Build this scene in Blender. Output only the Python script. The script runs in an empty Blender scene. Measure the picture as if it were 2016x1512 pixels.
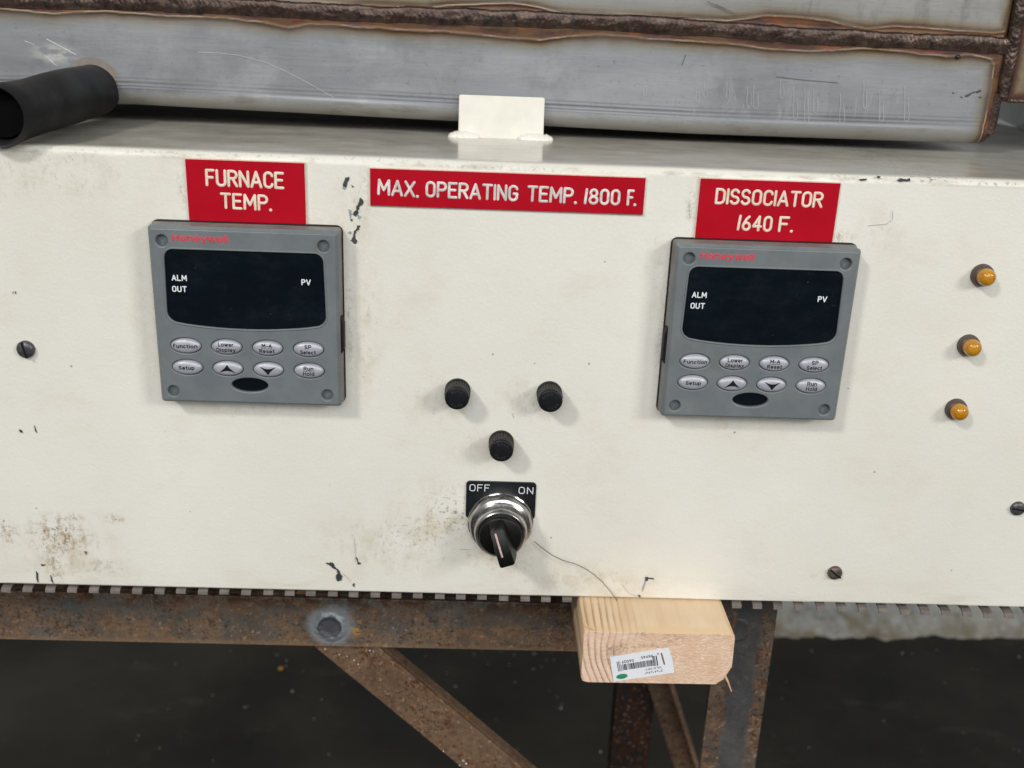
import bpy, bmesh, math, random
from mathutils import Vector, Matrix, noise, geometry
random.seed(7)
C = bpy.context.scene.collection
sc = bpy.context.scene
PI = math.pi

# ------------------------------------------------------------------ camera
CAM = Vector((0.12370, -0.52572, 0.15229)); ROT = (1.22738, -0.03746, -0.01788)
cd = bpy.data.cameras.new('camera'); cam = bpy.data.objects.new('camera', cd); C.objects.link(cam)
cam.location = CAM; cam.rotation_euler = ROT
cd.sensor_width = 36.0; cd.lens = 36.0 * 2000 / 2016
cd.clip_start = 0.01; cd.clip_end = 60
cd.dof.use_dof = True; cd.dof.focus_distance = 0.545; cd.dof.aperture_fstop = 10.0
sc.camera = cam
# ------------------------------------------------------------------ world and lamps
w = bpy.data.worlds.new('World'); sc.world = w; w.use_nodes = True
bg = w.node_tree.nodes['Background']
bg.inputs[0].default_value = (0.62, 0.64, 0.66, 1); bg.inputs[1].default_value = 0.24
def lamp(name, loc, target, sx, sy, power, col):
    l = bpy.data.lights.new(name, 'AREA'); l.shape = 'RECTANGLE'; l.size = sx; l.size_y = sy
    l.energy = power; l.color = col
    o = bpy.data.objects.new(name, l); C.objects.link(o); o.location = loc
    o.rotation_euler = (Vector(target) - Vector(loc)).to_track_quat('-Z', 'Y').to_euler()
    return o
lamp('ceiling_lamp', (-1.85, -2.35, 2.35), (0.1, 0, 0), 0.48, 0.36, 58, (1.0, 0.97, 0.90))
lamp('ceiling_lamp', (2.6, -2.25, 1.35), (0.1, 0, 0), 0.85, 0.60, 42, (1.0, 0.97, 0.91))
lamp('added_front_fill', (0.2, -4.6, 2.3), (0.1, 0, 0), 4.5, 2.6, 135, (0.95, 0.975, 1.0))  # unseen soft fill, added in front so the face outshines the top
vs = sc.view_settings
sc.display_settings.display_device = 'sRGB'
vs.view_transform = 'Standard'; vs.look = 'None'; vs.exposure = 0.05; vs.gamma = 1.0
sc.render.film_transparent = False

# ------------------------------------------------------------------ measuring helper: a point of the photograph on the plane y = Y or z = Z
_M = Matrix.Rotation(ROT[2], 3, 'Z') @ Matrix.Rotation(ROT[1], 3, 'Y') @ Matrix.Rotation(ROT[0], 3, 'X')
def at(px, py, Y=0.0):
    d = _M @ Vector(((px - 1008) / 2000, -(py - 756) / 2000, -1))
    return CAM + d * ((Y - CAM.y) / d.y)
def atz(px, py, Z):
    d = _M @ Vector(((px - 1008) / 2000, -(py - 756) / 2000, -1))
    return CAM + d * ((Z - CAM.z) / d.z)

# ------------------------------------------------------------------ object helpers
def tag(o, label=None, cat=None, group=None, kind=None):
    if label: o['label'] = label
    if cat: o['category'] = cat
    if group: o['group'] = group
    if kind: o['kind'] = kind
    return o
def thing(name, loc, label, cat, group=None):
    o = bpy.data.objects.new(name, None); C.objects.link(o); o.location = loc
    o.empty_display_size = 0.01
    return tag(o, label, cat, group)
def wloc(o):
    v = Vector((0, 0, 0))
    while o is not None: v += o.location; o = o.parent
    return v
def link(name, me, m=None, parent=None, loc=(0, 0, 0)):
    o = bpy.data.objects.new(name, me); C.objects.link(o)
    if m: me.materials.clear(); me.materials.append(m)
    o.parent = parent; o.location = loc
    return o
def obj(name, bm, m, parent=None, smooth=False, local=False, sharp=35):
    """bm is in world metres unless local=True"""
    bmesh.ops.recalc_face_normals(bm, faces=bm.faces)
    me = bpy.data.meshes.new(name); bm.to_mesh(me); bm.free()
    if parent is not None and not local: me.transform(Matrix.Translation(-wloc(parent)))
    if smooth:
        me.shade_smooth()
        try: me.set_sharp_from_angle(angle=math.radians(sharp))
        except Exception: pass
    return link(name, me, m, parent)
def bx(bm, x0, x1, y0, y1, z0, z1, bev=0.0, seg=2, M=None):
    b = bmesh.new()
    bmesh.ops.create_cube(b, size=1)
    for v in b.verts:
        v.co = Vector((x0 + (v.co.x + .5) * (x1 - x0), y0 + (v.co.y + .5) * (y1 - y0), z0 + (v.co.z + .5) * (z1 - z0)))
    if bev: bmesh.ops.bevel(b, geom=b.edges[:], offset=bev, segments=seg, profile=.5, affect='EDGES')
    if M: bmesh.ops.transform(b, matrix=M, verts=b.verts)
    merge(bm, b)
def merge(bm, b):
    t = bpy.data.meshes.new('t'); b.to_mesh(t); b.free(); bm.from_mesh(t); bpy.data.meshes.remove(t)
def lathe(bm, prof, cx, cz, n=48, cap=True):
    """prof = [(y, r)] from back to front, about an axis along y"""
    rings = []
    for y, r in prof:
        rings.append([bm.verts.new((cx + r * math.cos(2 * PI * k / n), y, cz + r * math.sin(2 * PI * k / n))) for k in range(n)])
    for a, b in zip(rings, rings[1:]):
        for k in range(n): bm.faces.new((a[k], a[(k + 1) % n], b[(k + 1) % n], b[k]))
    if cap: bm.faces.new(rings[-1]); bm.faces.new(rings[0][::-1])
def tube(bm, pts, r, n=8, flat=1.0, closed_ends=True, up=Vector((0, 1, 0))):
    """sweep a circle along pts (round ends); flat squashes it along `up`"""
    pts = [Vector(p) for p in pts]
    rs = r if isinstance(r, (list, tuple)) else [r] * len(pts)
    P = []; R = []
    if closed_ends:
        d0 = (pts[0] - pts[1]).normalized(); d1 = (pts[-1] - pts[-2]).normalized()
        P += [pts[0] + d0 * rs[0] * .95, pts[0] + d0 * rs[0] * .6]; R += [rs[0] * .25, rs[0] * .8]
        P += pts; R += rs
        P += [pts[-1] + d1 * rs[-1] * .6, pts[-1] + d1 * rs[-1] * .95]; R += [rs[-1] * .8, rs[-1] * .25]
    else: P, R = pts, list(rs)
    rings = []
    for i, p in enumerate(P):
        a = P[max(i - 1, 0)]; b = P[min(i + 1, len(P) - 1)]
        t = (b - a).normalized()
        u = up - t * up.dot(t)
        if u.length < 1e-4: u = Vector((0, 0, 1)) - t * t.z
        u.normalize(); s = t.cross(u)
        rings.append([bm.verts.new(p + s * R[i] * math.cos(2 * PI * k / n) + u * R[i] * flat * math.sin(2 * PI * k / n)) for k in range(n)])
    for a, b in zip(rings, rings[1:]):
        for k in range(n): bm.faces.new((a[k], a[(k + 1) % n], b[(k + 1) % n], b[k]))
    bm.faces.new(rings[0][::-1]); bm.faces.new(rings[-1])
def prism(bm, pts, y0, y1):
    """polygon [(x,z)] extruded between y0 and y1"""
    a = [bm.verts.new((x, y0, z)) for x, z in pts]; b = [bm.verts.new((x, y1, z)) for x, z in pts]
    n = len(pts)
    bm.faces.new(a); bm.faces.new(b[::-1])
    for k in range(n): bm.faces.new((a[k], b[k], b[(k + 1) % n], a[(k + 1) % n]))
def ev(o, mapf):
    dg = bpy.context.evaluated_depsgraph_get()
    me = bpy.data.meshes.new_from_object(o.evaluated_get(dg))
    for v in me.vertices: v.co = mapf(v.co)
    cu = o.data; bpy.data.objects.remove(o); bpy.data.curves.remove(cu)
    bm = bmesh.new(); bm.from_mesh(me); bpy.data.meshes.remove(me)
    return bm
def plate2d(loops, yback, yfront, bevel=0.0):
    """flat plate with holes: loops of (x,z); returns bmesh, front at yfront (towards the viewer, -y)"""
    cu = bpy.data.curves.new('c', 'CURVE'); cu.dimensions = '2D'; cu.fill_mode = 'BOTH'
    th = yback - yfront
    cu.bevel_depth = bevel; cu.bevel_resolution = 2; cu.offset = -bevel; cu.extrude = th / 2 - bevel
    for L in loops:
        s = cu.splines.new('POLY'); s.points.add(len(L) - 1); s.use_cyclic_u = True
        for k, (x, z) in enumerate(L): s.points[k].co = (x, z, 0, 1)
    o = bpy.data.objects.new('c', cu); C.objects.link(o)
    ym = (yback + yfront) / 2
    return ev(o, lambda c: Vector((c.x, ym - c.z, c.y)))
def textbm(txt, x, z, h, y, width=None, bold=0.0, align='CENTER', shear=0.0, rot=0.0, depth=.00004):
    """built-in face; h = cap height; anchored at baseline; width = fit total width; returns world-space bmesh"""
    cu = bpy.data.curves.new('t', 'FONT'); cu.body = txt; cu.size = 1; cu.offset = bold; cu.extrude = 0.0
    cu.resolution_u = 3; cu.shear = shear
    o = bpy.data.objects.new('t', cu); C.objects.link(o)
    bm = ev(o, lambda c: c.copy())
    xs = [v.co.x for v in bm.verts]; x0, x1 = min(xs), max(xs)
    sz = h / 0.73
    sx = width / (x1 - x0) if width else sz
    ox = {'CENTER': (x0 + x1) / 2, 'LEFT': x0, 'RIGHT': x1}[align]
    for v in bm.verts:
        a, b = (v.co.x - ox) * sx, v.co.y * sz
        v.co = Vector((x + a * math.cos(rot) - b * math.sin(rot), y, z + a * math.sin(rot) + b * math.cos(rot)))
    g = bmesh.ops.extrude_face_region(bm, geom=bm.faces[:])
    for e in g['geom']:
        if isinstance(e, bmesh.types.BMVert): e.co.y -= depth
    return bm
def ell(cx, cz, rx, rz, n=40, rot=0):
    out = []
    for k in range(n):
        a = 2 * PI * k / n; u, v = rx * math.cos(a), rz * math.sin(a)
        out.append((cx + u * math.cos(rot) - v * math.sin(rot), cz + u * math.sin(rot) + v * math.cos(rot)))
    return out
def rrect(x0, x1, z0, z1, r, n=6):
    out = []
    for cx, cz, a0 in ((x1 - r, z1 - r, 0), (x0 + r, z1 - r, 90), (x0 + r, z0 + r, 180), (x1 - r, z0 + r, 270)):
        for k in range(n + 1):
            a = math.radians(a0 + 90 * k / n); out.append((cx + r * math.cos(a), cz + r * math.sin(a)))
    return out
def copy_tree(o, parent=None):
    c = o.copy(); C.objects.link(c); c.parent = parent
    for ch in list(o.children): copy_tree(ch, c)
    return c

# ------------------------------------------------------------------ material helpers
def lin(h):
    h = h.lstrip('#'); out = []
    for i in (0, 2, 4):
        c = int(h[i:i + 2], 16) / 255; out.append(c / 12.92 if c <= .04045 else ((c + .055) / 1.055) ** 2.4)
    return (*out, 1.0)
class G:
    def __init__(s, name):
        s.m = bpy.data.materials.new(name); s.m.use_nodes = True; s.t = s.m.node_tree; s.N = s.t.nodes; s.L = s.t.links
        s.b = s.N['Principled BSDF']; s.pos = s.N.new('ShaderNodeNewGeometry').outputs['Position']
    def put(s, sock, v):
        if hasattr(v, 'is_linked'): s.L.new(v, sock)
        elif v is not None:
            if isinstance(v, (tuple, list)) and len(v) == 3 and sock.type == 'RGBA': v = (*v, 1)
            sock.default_value = v
    def math(s, op, a, b=None, c=None, clamp=False):
        n = s.N.new('ShaderNodeMath'); n.operation = op; n.use_clamp = clamp
        s.put(n.inputs[0], a)
        if b is not None: s.put(n.inputs[1], b)
        if c is not None: s.put(n.inputs[2], c)
        return n.outputs[0]
    def vmath(s, op, a, b=None):
        n = s.N.new('ShaderNodeVectorMath'); n.operation = op; s.put(n.inputs[0], a)
        if b is not None: s.put(n.inputs[1], b)
        return n.outputs['Value'] if op in ('LENGTH', 'DISTANCE', 'DOT_PRODUCT') else n.outputs[0]
    def noise(s, scale, detail=4, rough=.55, vec=None, stretch=None, dist=0):
        n = s.N.new('ShaderNodeTexNoise'); v = vec or s.pos
        if stretch: v = s.vmath('MULTIPLY', v, stretch)
        s.put(n.inputs['Vector'], v); n.inputs['Scale'].default_value = scale
        n.inputs['Detail'].default_value = detail; n.inputs['Roughness'].default_value = rough; n.inputs['Distortion'].default_value = dist
        return n.outputs['Fac']
    def ramp(s, fac, stops, interp='LINEAR'):
        n = s.N.new('ShaderNodeValToRGB'); n.color_ramp.interpolation = interp; e = n.color_ramp.elements
        while len(e) < len(stops): e.new(.5)
        for k, (p, c) in enumerate(stops):
            e[k].position = p; e[k].color = lin(c) if isinstance(c, str) else ((c, c, c, 1) if not isinstance(c, (tuple, list)) else c)
        s.put(n.inputs[0], fac); return n.outputs[0]
    def mix(s, f, a, b, mode='MIX'):
        n = s.N.new('ShaderNodeMix'); n.data_type = 'RGBA'; n.blend_type = mode
        s.put(n.inputs[0], f); s.put(n.inputs[6], lin(a) if isinstance(a, str) else a); s.put(n.inputs[7], lin(b) if isinstance(b, str) else b)
        return n.outputs[2]
    def rng(s, v, a, b, c=0.0, d=1.0, smooth=False):
        n = s.N.new('ShaderNodeMapRange'); n.interpolation_type = 'SMOOTHSTEP' if smooth else 'LINEAR'
        s.put(n.inputs[0], v)
        for i, q in enumerate((a, b, c, d)): s.put(n.inputs[1 + i], q)
        return n.outputs[0]
    def attr(s, name):
        n = s.N.new('ShaderNodeAttribute'); n.attribute_name = name; return n.outputs['Fac']
    def xyz(s, v=None):
        n = s.N.new('ShaderNodeSeparateXYZ'); s.put(n.inputs[0], v or s.pos); return n.outputs
    def bump(s, h, strength=.3, dist=.001):
        n = s.N.new('ShaderNodeBump'); n.inputs['Strength'].default_value = strength; n.inputs['Distance'].default_value = dist
        s.put(n.inputs['Height'], h); s.L.new(n.outputs[0], s.b.inputs['Normal'])
    def set(s, **k):
        names = dict(col='Base Color', rough='Roughness', metal='Metallic', spec='Specular IOR Level', trans='Transmission Weight', coat='Coat Weight', coatr='Coat Roughness', ior='IOR', sss='Subsurface Weight', aniso='Anisotropic')
        for a, v in k.items():
            if isinstance(v, str): v = lin(v)
            s.put(s.b.inputs[names[a]], v)
        return s.m
    def blob(s, x, z, rx, rz, soft=.0):
        v = s.vmath('MULTIPLY', s.vmath('SUBTRACT', s.pos, (x, 0, z)), (1 / rx, 0, 1 / rz))
        return s.rng(s.vmath('LENGTH', v), 1.0, soft, 0, 1, True)
    def blobs(s, L):
        r = None
        for x, z, rx, rz, k in L:
            b = s.math('MULTIPLY', s.blob(x, z, rx, rz), k)
            r = b if r is None else s.math('MAXIMUM', r, b)
        return r
def plain(name, col, rough=.5, metal=0.0, spec=.5, var=.12, sc_=400, bump=0.0, bs=1500, coat=0):
    g = G(name); n = g.noise(sc_, 5)
    c = lin(col) if isinstance(col, str) else (*col, 1)
    lo = tuple(v * (1 - var) for v in c[:3]) + (1,); hi = tuple(min(1, v * (1 + var)) for v in c[:3]) + (1,)
    g.set(col=g.ramp(n, [(.3, lo), (.7, hi)]), rough=g.rng(g.noise(sc_ * .6, 4), .3, .7, rough * .88, min(1, rough * 1.15)), metal=metal, spec=spec, coat=coat)
    if bump: g.bump(g.noise(bs, 3), bump, .0003)
    return g.m

# --- cream enamel of the cabinet
def cream():
    g = G('cream_enamel')
    base = g.mix(g.rng(g.noise(7, 5, .6), .35, .68), (.745, .722, .645, 1), (.81, .792, .725, 1))
    x, y, z = g.xyz()
    # broad yellowish grime, then handled dirt around the knob, fuse caps, controllers and lower edge
    base = g.mix(g.math('MULTIPLY', g.rng(g.noise(26, 8, .75, stretch=(.7, 1, 1)), .50, .74, 0, 1, True), .26), base, (.62, .57, .42, 1))
    d = g.blobs([(.105, -.118, .045, .035, 1), (.075, -.138, .07, .03, .75), (.10, -.048, .035, .022, .6), (.150, -.045, .03, .02, .6), (.125, -.075, .03, .02, .55),
                 (.19, -.158, .07, .02, .75), (.140, -.145, .05, .02, .8), (.061, -.01, .012, .06, .7), (0, -.055, .06, .012, .5), (-.056, -.01, .012, .06, .45),
                 (.215, .03, .014, .05, .4), (.27, -.055, .06, .012, .4), (-.115, -.15, .05, .03, .75), (.055, .055, .018, .04, .65), (-.1, .07, .07, .02, .55), (.33, .055, .02, .02, .5)])
    sp = g.rng(g.noise(300, 6, .75, stretch=(1, 1, .6)), .52, .70, 0, 1, True)
    mid = g.rng(g.noise(60, 6, .7), .42, .68, 0, 1, True)
    base = g.mix(g.math('MULTIPLY', g.math('MULTIPLY', d, mid), .74), base, (.54, .46, .30, 1))
    base = g.mix(g.math('MULTIPLY', g.math('MULTIPLY', d, sp), .70), base, (.30, .25, .18, 1))
    # black speckle near the knob
    k = g.blobs([(.108, -.116, .022, .022, 1), (.088, -.13, .035, .02, .6), (-.117, -.136, .02, .018, .8), (.352, .0835, .030, .0030, 1.3), (.40, .082, .06, .0022, .8), (.305, .083, .02, .002, .8), (.0, .083, .25, .002, .45), (-.09, .079, .03, .006, .5)])
    sp2 = g.rng(g.noise(430, 5, .65), .54, .62, 0, 1, True)
    base = g.mix(g.math('MULTIPLY', g.math('MULTIPLY', k, sp2), .7), base, (.12, .10, .075, 1))
    ed = g.blobs([(-.0325, .066, .004, .016, .9), (.2292, .064, .0045, .018, 1), (.0605, .070, .0035, .012, 1), (0, .0512, .052, .0032, .9), (.2697, .0512, .052, .0032, 1), (.135, .0812, .075, .0018, .9), (.3085, .052, .012, .006, 1),
                  (-.051, 0, .003, .05, .6), (.0515, -.005, .004, .05, .7), (.2195, -.005, .004, .05, .6), (0, -.0500, .045, .003, .6), (.2697, -.0500, .045, .003, .6)])
    en = g.rng(g.noise(260, 6, .8), .46, .64, 0, 1, True)
    base = g.mix(g.math('MULTIPLY', g.math('MULTIPLY', ed, en), .7), base, (.26, .20, .14, 1))
    # rust blotches lower left
    r = g.blobs([(-.117, -.137, .026, .020, 1), (-.147, -.135, .012, .012, .8), (-.108, -.126, .010, .007, .7), (-.122, -.157, .008, .018, .8), (-.085, -.125, .009, .004, .9), (-.095, -.156, .02, .008, .55), (.33, -.15, .015, .006, .3)])
    rs = g.rng(g.noise(170, 7, .75, stretch=(1.3, 1, .7)), .47, .62, 0, 1, True)
    base = g.mix(g.math('MULTIPLY', g.math('MULTIPLY', r, rs), .95), base, (.36, .23, .10, 1))
    rs2 = g.rng(g.noise(330, 6, .75), .52, .60, 0, 1, True)
    base = g.mix(g.math('MULTIPLY', g.math('MULTIPLY', r, rs2), .8), base, (.13, .08, .045, 1))
    # grime line along the folded edge and along the bottom edge
    e = g.math('MULTIPLY', g.rng(g.math('ABSOLUTE', g.math('SUBTRACT', z, .0815)), .0022, .0, 0, 1, True), g.rng(g.noise(90, 6, .75, stretch=(.35, 1, 1)), .44, .66, 0, 1, True))
    base = g.mix(g.math('MULTIPLY', e, .62), base, (.36, .30, .22, 1))
    e2 = g.math('MULTIPLY', g.rng(z, -.150, -.169, 0, 1), g.rng(g.noise(55, 6, .7, stretch=(.3, 1, 1.6)), .46, .72, 0, 1, True))
    base = g.mix(g.math('MULTIPLY', e2, .45), base, (.52, .46, .35, 1))
    # top surface tinted greyer to mimic its dimmer light, with darker mottling
    tp = g.math('MULTIPLY', g.rng(y, .004, .012), g.rng(z, .08, .084))
    base = g.mix(g.math('MULTIPLY', tp, .62), base, (.38, .36, .31, 1))
    tn = g.math('MULTIPLY', tp, g.rng(g.noise(35, 6, .7, stretch=(.5, 1, 1)), .45, .7, 0, 1, True))
    base = g.mix(g.math('MULTIPLY', tn, .35), base, (.25, .21, .16, 1))
    base = g.mix(.5, base, g.mix(g.rng(g.noise(900, 3, .7), .3, .7), (.47, .46, .44, 1), (.53, .54, .56, 1)), 'OVERLAY')
    # sparse tiny pits
    n = g.N.new('ShaderNodeTexVoronoi'); n.inputs['Scale'].default_value = 95; n.inputs['Randomness'].default_value = 1; g.put(n.inputs['Vector'], g.pos)
    wn = g.N.new('ShaderNodeTexWhiteNoise'); g.put(wn.inputs['Vector'], n.outputs['Position'])
    pit = g.math('MULTIPLY', g.rng(n.outputs['Distance'], .075, .045), g.math('GREATER_THAN', wn.outputs['Value'], .86))
    base = g.mix(g.math('MULTIPLY', pit, .65), base, (.16, .13, .10, 1))
    g.set(col=base, rough=g.math('SUBTRACT', g.rng(g.noise(40, 4), .3, .7, .34, .46), g.math('MULTIPLY', tp, .22)), spec=g.rng(tp, 0, 1, .4, .75))
    h = g.math('ADD', g.noise(560, 3, .6), g.math('MULTIPLY', g.noise(150, 2), .6))
    h = g.math('MULTIPLY', h, g.rng(tp, 0, 1, 1, .22))
    g.bump(h, .42, .0004)
    return g.m
M_cream = cream()

def rusty(name, grey=('64605a', '45423e'), brown=('5e4836', '8a7058'), rust='40210f', lo=.38, hi=.6, seed=0.0, extra=None):
    g = G(name)
    v = g.vmath('ADD', g.pos, (seed, seed * .7, seed * 1.3))
    a = g.mix(g.rng(g.noise(30, 5, .6, v), .35, .65), grey[0], grey[1])
    b = g.mix(g.rng(g.noise(240, 6, .8, v), .35, .65), brown[0], brown[1])
    f = g.rng(g.noise(55, 9, .82, v), lo, hi, 0, 1, True)
    c = g.mix(f, a, b)
    s = g.math('MAXIMUM', g.rng(g.noise(420, 4, .7, v), .55, .62, 0, 1, True), g.math('MULTIPLY', g.rng(g.noise(140, 6, .78, v), .54, .61, 0, 1, True), .85))
    s = g.math('MULTIPLY', s, g.rng(g.noise(18, 4, .6, g.vmath('ADD', v, (3, 1, 2))), .36, .58, .15, 1, True))
    c = g.mix(s, c, rust)
    s2 = g.rng(g.noise(240, 4, .65, g.vmath('ADD', v, (7, 1, 2))), .58, .66, 0, 1, True)
    c = g.mix(g.math('MULTIPLY', s2, .65), c, 'a98a6c')
    s4 = g.rng(g.noise(300, 4, .65, g.vmath('ADD', v, (4, 6, 2))), .61, .67, 0, 1, True)
    c = g.mix(g.math('MULTIPLY', s4, .7), c, '8a4f1e')
    s3 = g.rng(g.noise(60, 3, .5, g.vmath('ADD', v, (1, 9, 2))), .70, .74, 0, 1, True)
    c = g.mix(g.math('MULTIPLY', s3, .6), c, 'b06a1c')
    if extra: c = extra(g, c)
    g.set(col=c, rough=g.rng(s, 0, 1, .55, .85), metal=g.rng(s, 0, 1, .15, 0), spec=.35)
    g.bump(g.math('ADD', g.noise(300, 6, .7, v), g.math('MULTIPLY', s, .8)), .5, .0006)
    return g.m
def rail_extra(g, c):
    x, y, z = g.xyz()
    # blue-grey scale in the upper half, lighter brown lower edge, scorched halo round the plug weld
    c = g.mix(g.math('MULTIPLY', g.math('MULTIPLY', g.rng(z, -.228, -.216), g.rng(g.noise(28, 6, .7, stretch=(.6, 1, 1.6)), .46, .60, 0, 1, True)), .6), c, '4c5354')
    c = g.mix(g.math('MULTIPLY', g.rng(z, -.237, -.2412, 0, 1), .5), c, '93765a')
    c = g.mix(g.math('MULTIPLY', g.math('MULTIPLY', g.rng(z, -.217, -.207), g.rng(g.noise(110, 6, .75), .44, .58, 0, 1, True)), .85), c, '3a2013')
    r = g.math('ADD', g.vmath('LENGTH', g.vmath('MULTIPLY', g.vmath('SUBTRACT', g.pos, (.029, .05, -.2258)), (1, 0, 1))), g.math('MULTIPLY', g.math('SUBTRACT', g.noise(90, 6, .75), .5), .018))
    c = g.mix(g.math('MULTIPLY', g.rng(r, .019, .011, 0, 1, True), .85), c, '858b90')
    yb = g.math('MULTIPLY', g.blob(.0455, -.226, .009, .012), g.rng(g.noise(170, 6, .75), .48, .6, 0, 1, True))
    return g.mix(g.math('MULTIPLY', yb, .9), c, 'b98a3c')
def leg_extra(g, c):
    x, y, z = g.xyz()
    w_ = g.math('ADD', g.math('SUBTRACT', x, .3030), g.math('MULTIPLY', g.math('SUBTRACT', g.noise(45, 6, .7), .5), .016))
    m = g.rng(g.math('ABSOLUTE', w_), .0105, .0065, 0, 1, True)
    c = g.mix(g.math('MULTIPLY', m, .8), c, g.mix(g.rng(g.noise(40, 6, .7), .35, .65), '54585c', '3b3e41'))
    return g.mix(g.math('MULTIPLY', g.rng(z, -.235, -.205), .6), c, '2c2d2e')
M_rail = rusty('rusty_angle_steel', extra=rail_extra)
M_leg = rusty('rusty_leg_steel', seed=2.3, extra=leg_extra)
M_brace = rusty('brown_rusted_steel', grey=('7d6753', '614d3f'), brown=('5d412e', '89725c'), rust='48260f', lo=.4, hi=.6, seed=5.1)
M_dark = rusty('dark_rusted_steel', grey=('26282b', '1e2022'), brown=('341f14', '402b1d'), rust='2c1208', seed=8.2)

M_gasket = plain('black_rubber', (.010, .009, .010), .6, spec=.25)
def ctrl_grey():
    g = G('grey_instrument_plastic')
    c = g.mix(g.rng(g.noise(60, 5, .65), .35, .7), '6a7073', '767c7e')
    d = g.rng(g.noise(45, 7, .7), .55, .75, 0, 1, True)
    c = g.mix(g.math('MULTIPLY', d, .35), c, '5f574c')
    e = g.rng(g.noise(260, 4, .7), .66, .74, 0, 1, True)
    c = g.mix(g.math('MULTIPLY', e, .35), c, '463d33')
    g.set(col=c, rough=.42, spec=.45)
    g.bump(g.noise(1800, 2), .12, .0002)
    return g.m
M_ctrl = ctrl_grey()
M_ctrl2 = plain('grey_recess_plastic', '666e72', .5)
M_ctrlside = plain('brownish_grey_side_plastic', '7b7773', .5, var=.2, sc_=120)
def screen():
    g = G('black_display_window')
    n = g.rng(g.noise(35, 6, .7, stretch=(1, 1, 2)), .4, .75, 0, 1, True)
    c = g.mix(n, (.0022, .0050, .0085, 1), (.0045, .0088, .0135, 1))
    sm = g.math('MULTIPLY', g.rng(g.noise(420, 4, .7), .66, .71, 0, 1, True), g.rng(g.noise(40, 4, .6), .48, .62, 0, 1, True))
    c = g.mix(g.math('MULTIPLY', sm, .5), c, (.12, .13, .14, 1))
    g.set(col=c, rough=g.rng(g.noise(60, 6, .75, stretch=(1, 1, 1.8)), .35, .7, .08, .38), spec=.32)
    return g.m
M_screen = screen()
M_button = plain('silver_button', 'b0b1ba', .42, metal=.25, var=.08, sc_=300)
M_ink = plain('dark_blue_ink', (.008, .009, .016), .6, spec=.2, var=.02)
M_white = plain('white_print', 'e8ecf0', .5, var=.03)
M_redink = plain('faded_red_print', 'bf4c5a', .5, var=.15, sc_=900)
def red():
    g = G('red_engraving_plastic')
    c = g.mix(g.rng(g.noise(50, 4), .3, .7), (.40, .0015, .011, 1), (.455, .003, .016, 1))
    c = g.mix(g.math('MULTIPLY', g.rng(g.noise(300, 5, .7), .66, .74, 0, 1, True), .4), c, (.2, .01, .01, 1))
    g.set(col=c, rough=.5, spec=.12); g.bump(g.noise(900, 3, stretch=(.1, 1, 1)), .08, .0002)
    return g.m
M_red = red()
M_core = plain('white_plastic_core', 'dcc6b4', .5, var=.12)
def engr():
    g = G('engraved_cream_letters')
    c = g.mix(g.rng(g.noise(260, 5, .65), .42, .62, 0, 1, True), (.74, .62, .48, 1), (.82, .76, .64, 1))
    c = g.mix(g.rng(g.noise(500, 5, .7), .62, .7, 0, .7, True), c, (.28, .2, .16, 1))
    g.set(col=c, rough=.5); return g.m
M_engr = engr()
def engr2():
    g = G('engraved_grey_letters')
    c = g.mix(g.rng(g.noise(260, 5, .65), .42, .62, 0, 1, True), (.56, .55, .52, 1), (.80, .78, .74, 1))
    c = g.mix(g.rng(g.noise(400, 5, .7), .60, .68, 0, .8, True), c, (.20, .17, .16, 1))
    g.set(col=c, rough=.5); return g.m
M_engr2 = engr2()
M_blackpl = plain('black_bakelite', (.007, .0075, .010), .45, spec=.3, var=.3, sc_=300, bump=.15)
M_knurl = plain('dusty_black_bakelite', (.055, .048, .043), .6, spec=.25, var=.4, sc_=500)
M_emboss = plain('worn_embossed_print', (.055, .055, .06), .6, spec=.2)
M_chrome = plain('worn_chrome', (.52, .505, .49), .27, metal=1.0, var=.3, sc_=180, bump=.12, bs=500)
M_blackgloss = plain('black_gloss_knob', (.005, .005, .005), .42, spec=.3, var=.3)
M_pinkline = plain('pale_pink_inlay', 'c9aaa2', .5, var=.2, sc_=600)
M_legend = plain('black_legend_plate', (.006, .007, .010), .4)
M_screw = plain('oxidised_screw_steel', (.11, .11, .115), .42, metal=.6, var=.35, sc_=500, bump=.3)
M_screwb = plain('brownish_screw_steel', (.13, .10, .085), .5, metal=.5, var=.5, sc_=500, bump=.3)
M_brown = plain('brown_lamp_ring', (.085, .058, .048), .45, var=.25)
def amber():
    g = G('amber_lens')
    g.set(col=g.mix(g.rng(g.noise(300, 3), .35, .65), (.74, .30, .008, 1), (.85, .44, .03, 1)), rough=.16, trans=.45, ior=1.49, coat=.4)
    return g.m
M_amber = amber()
M_chip = plain('bare_dark_metal_chip', (.045, .048, .055), .6, var=.5, sc_=700)
M_chip2 = plain('bluish_scuff', (.30, .33, .38), .6, var=.3, sc_=700)
M_wire = plain('thin_steel_wire', (.16, .13, .09), .4, metal=.5)
M_tube = plain('dusty_black_rubber_hose', (.009, .0095, .011), .55, spec=.25, var=.6, sc_=60, bump=.3, bs=300)
M_tubein = plain('black_hose_bore', (.003, .003, .003), .9, spec=.05)

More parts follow.
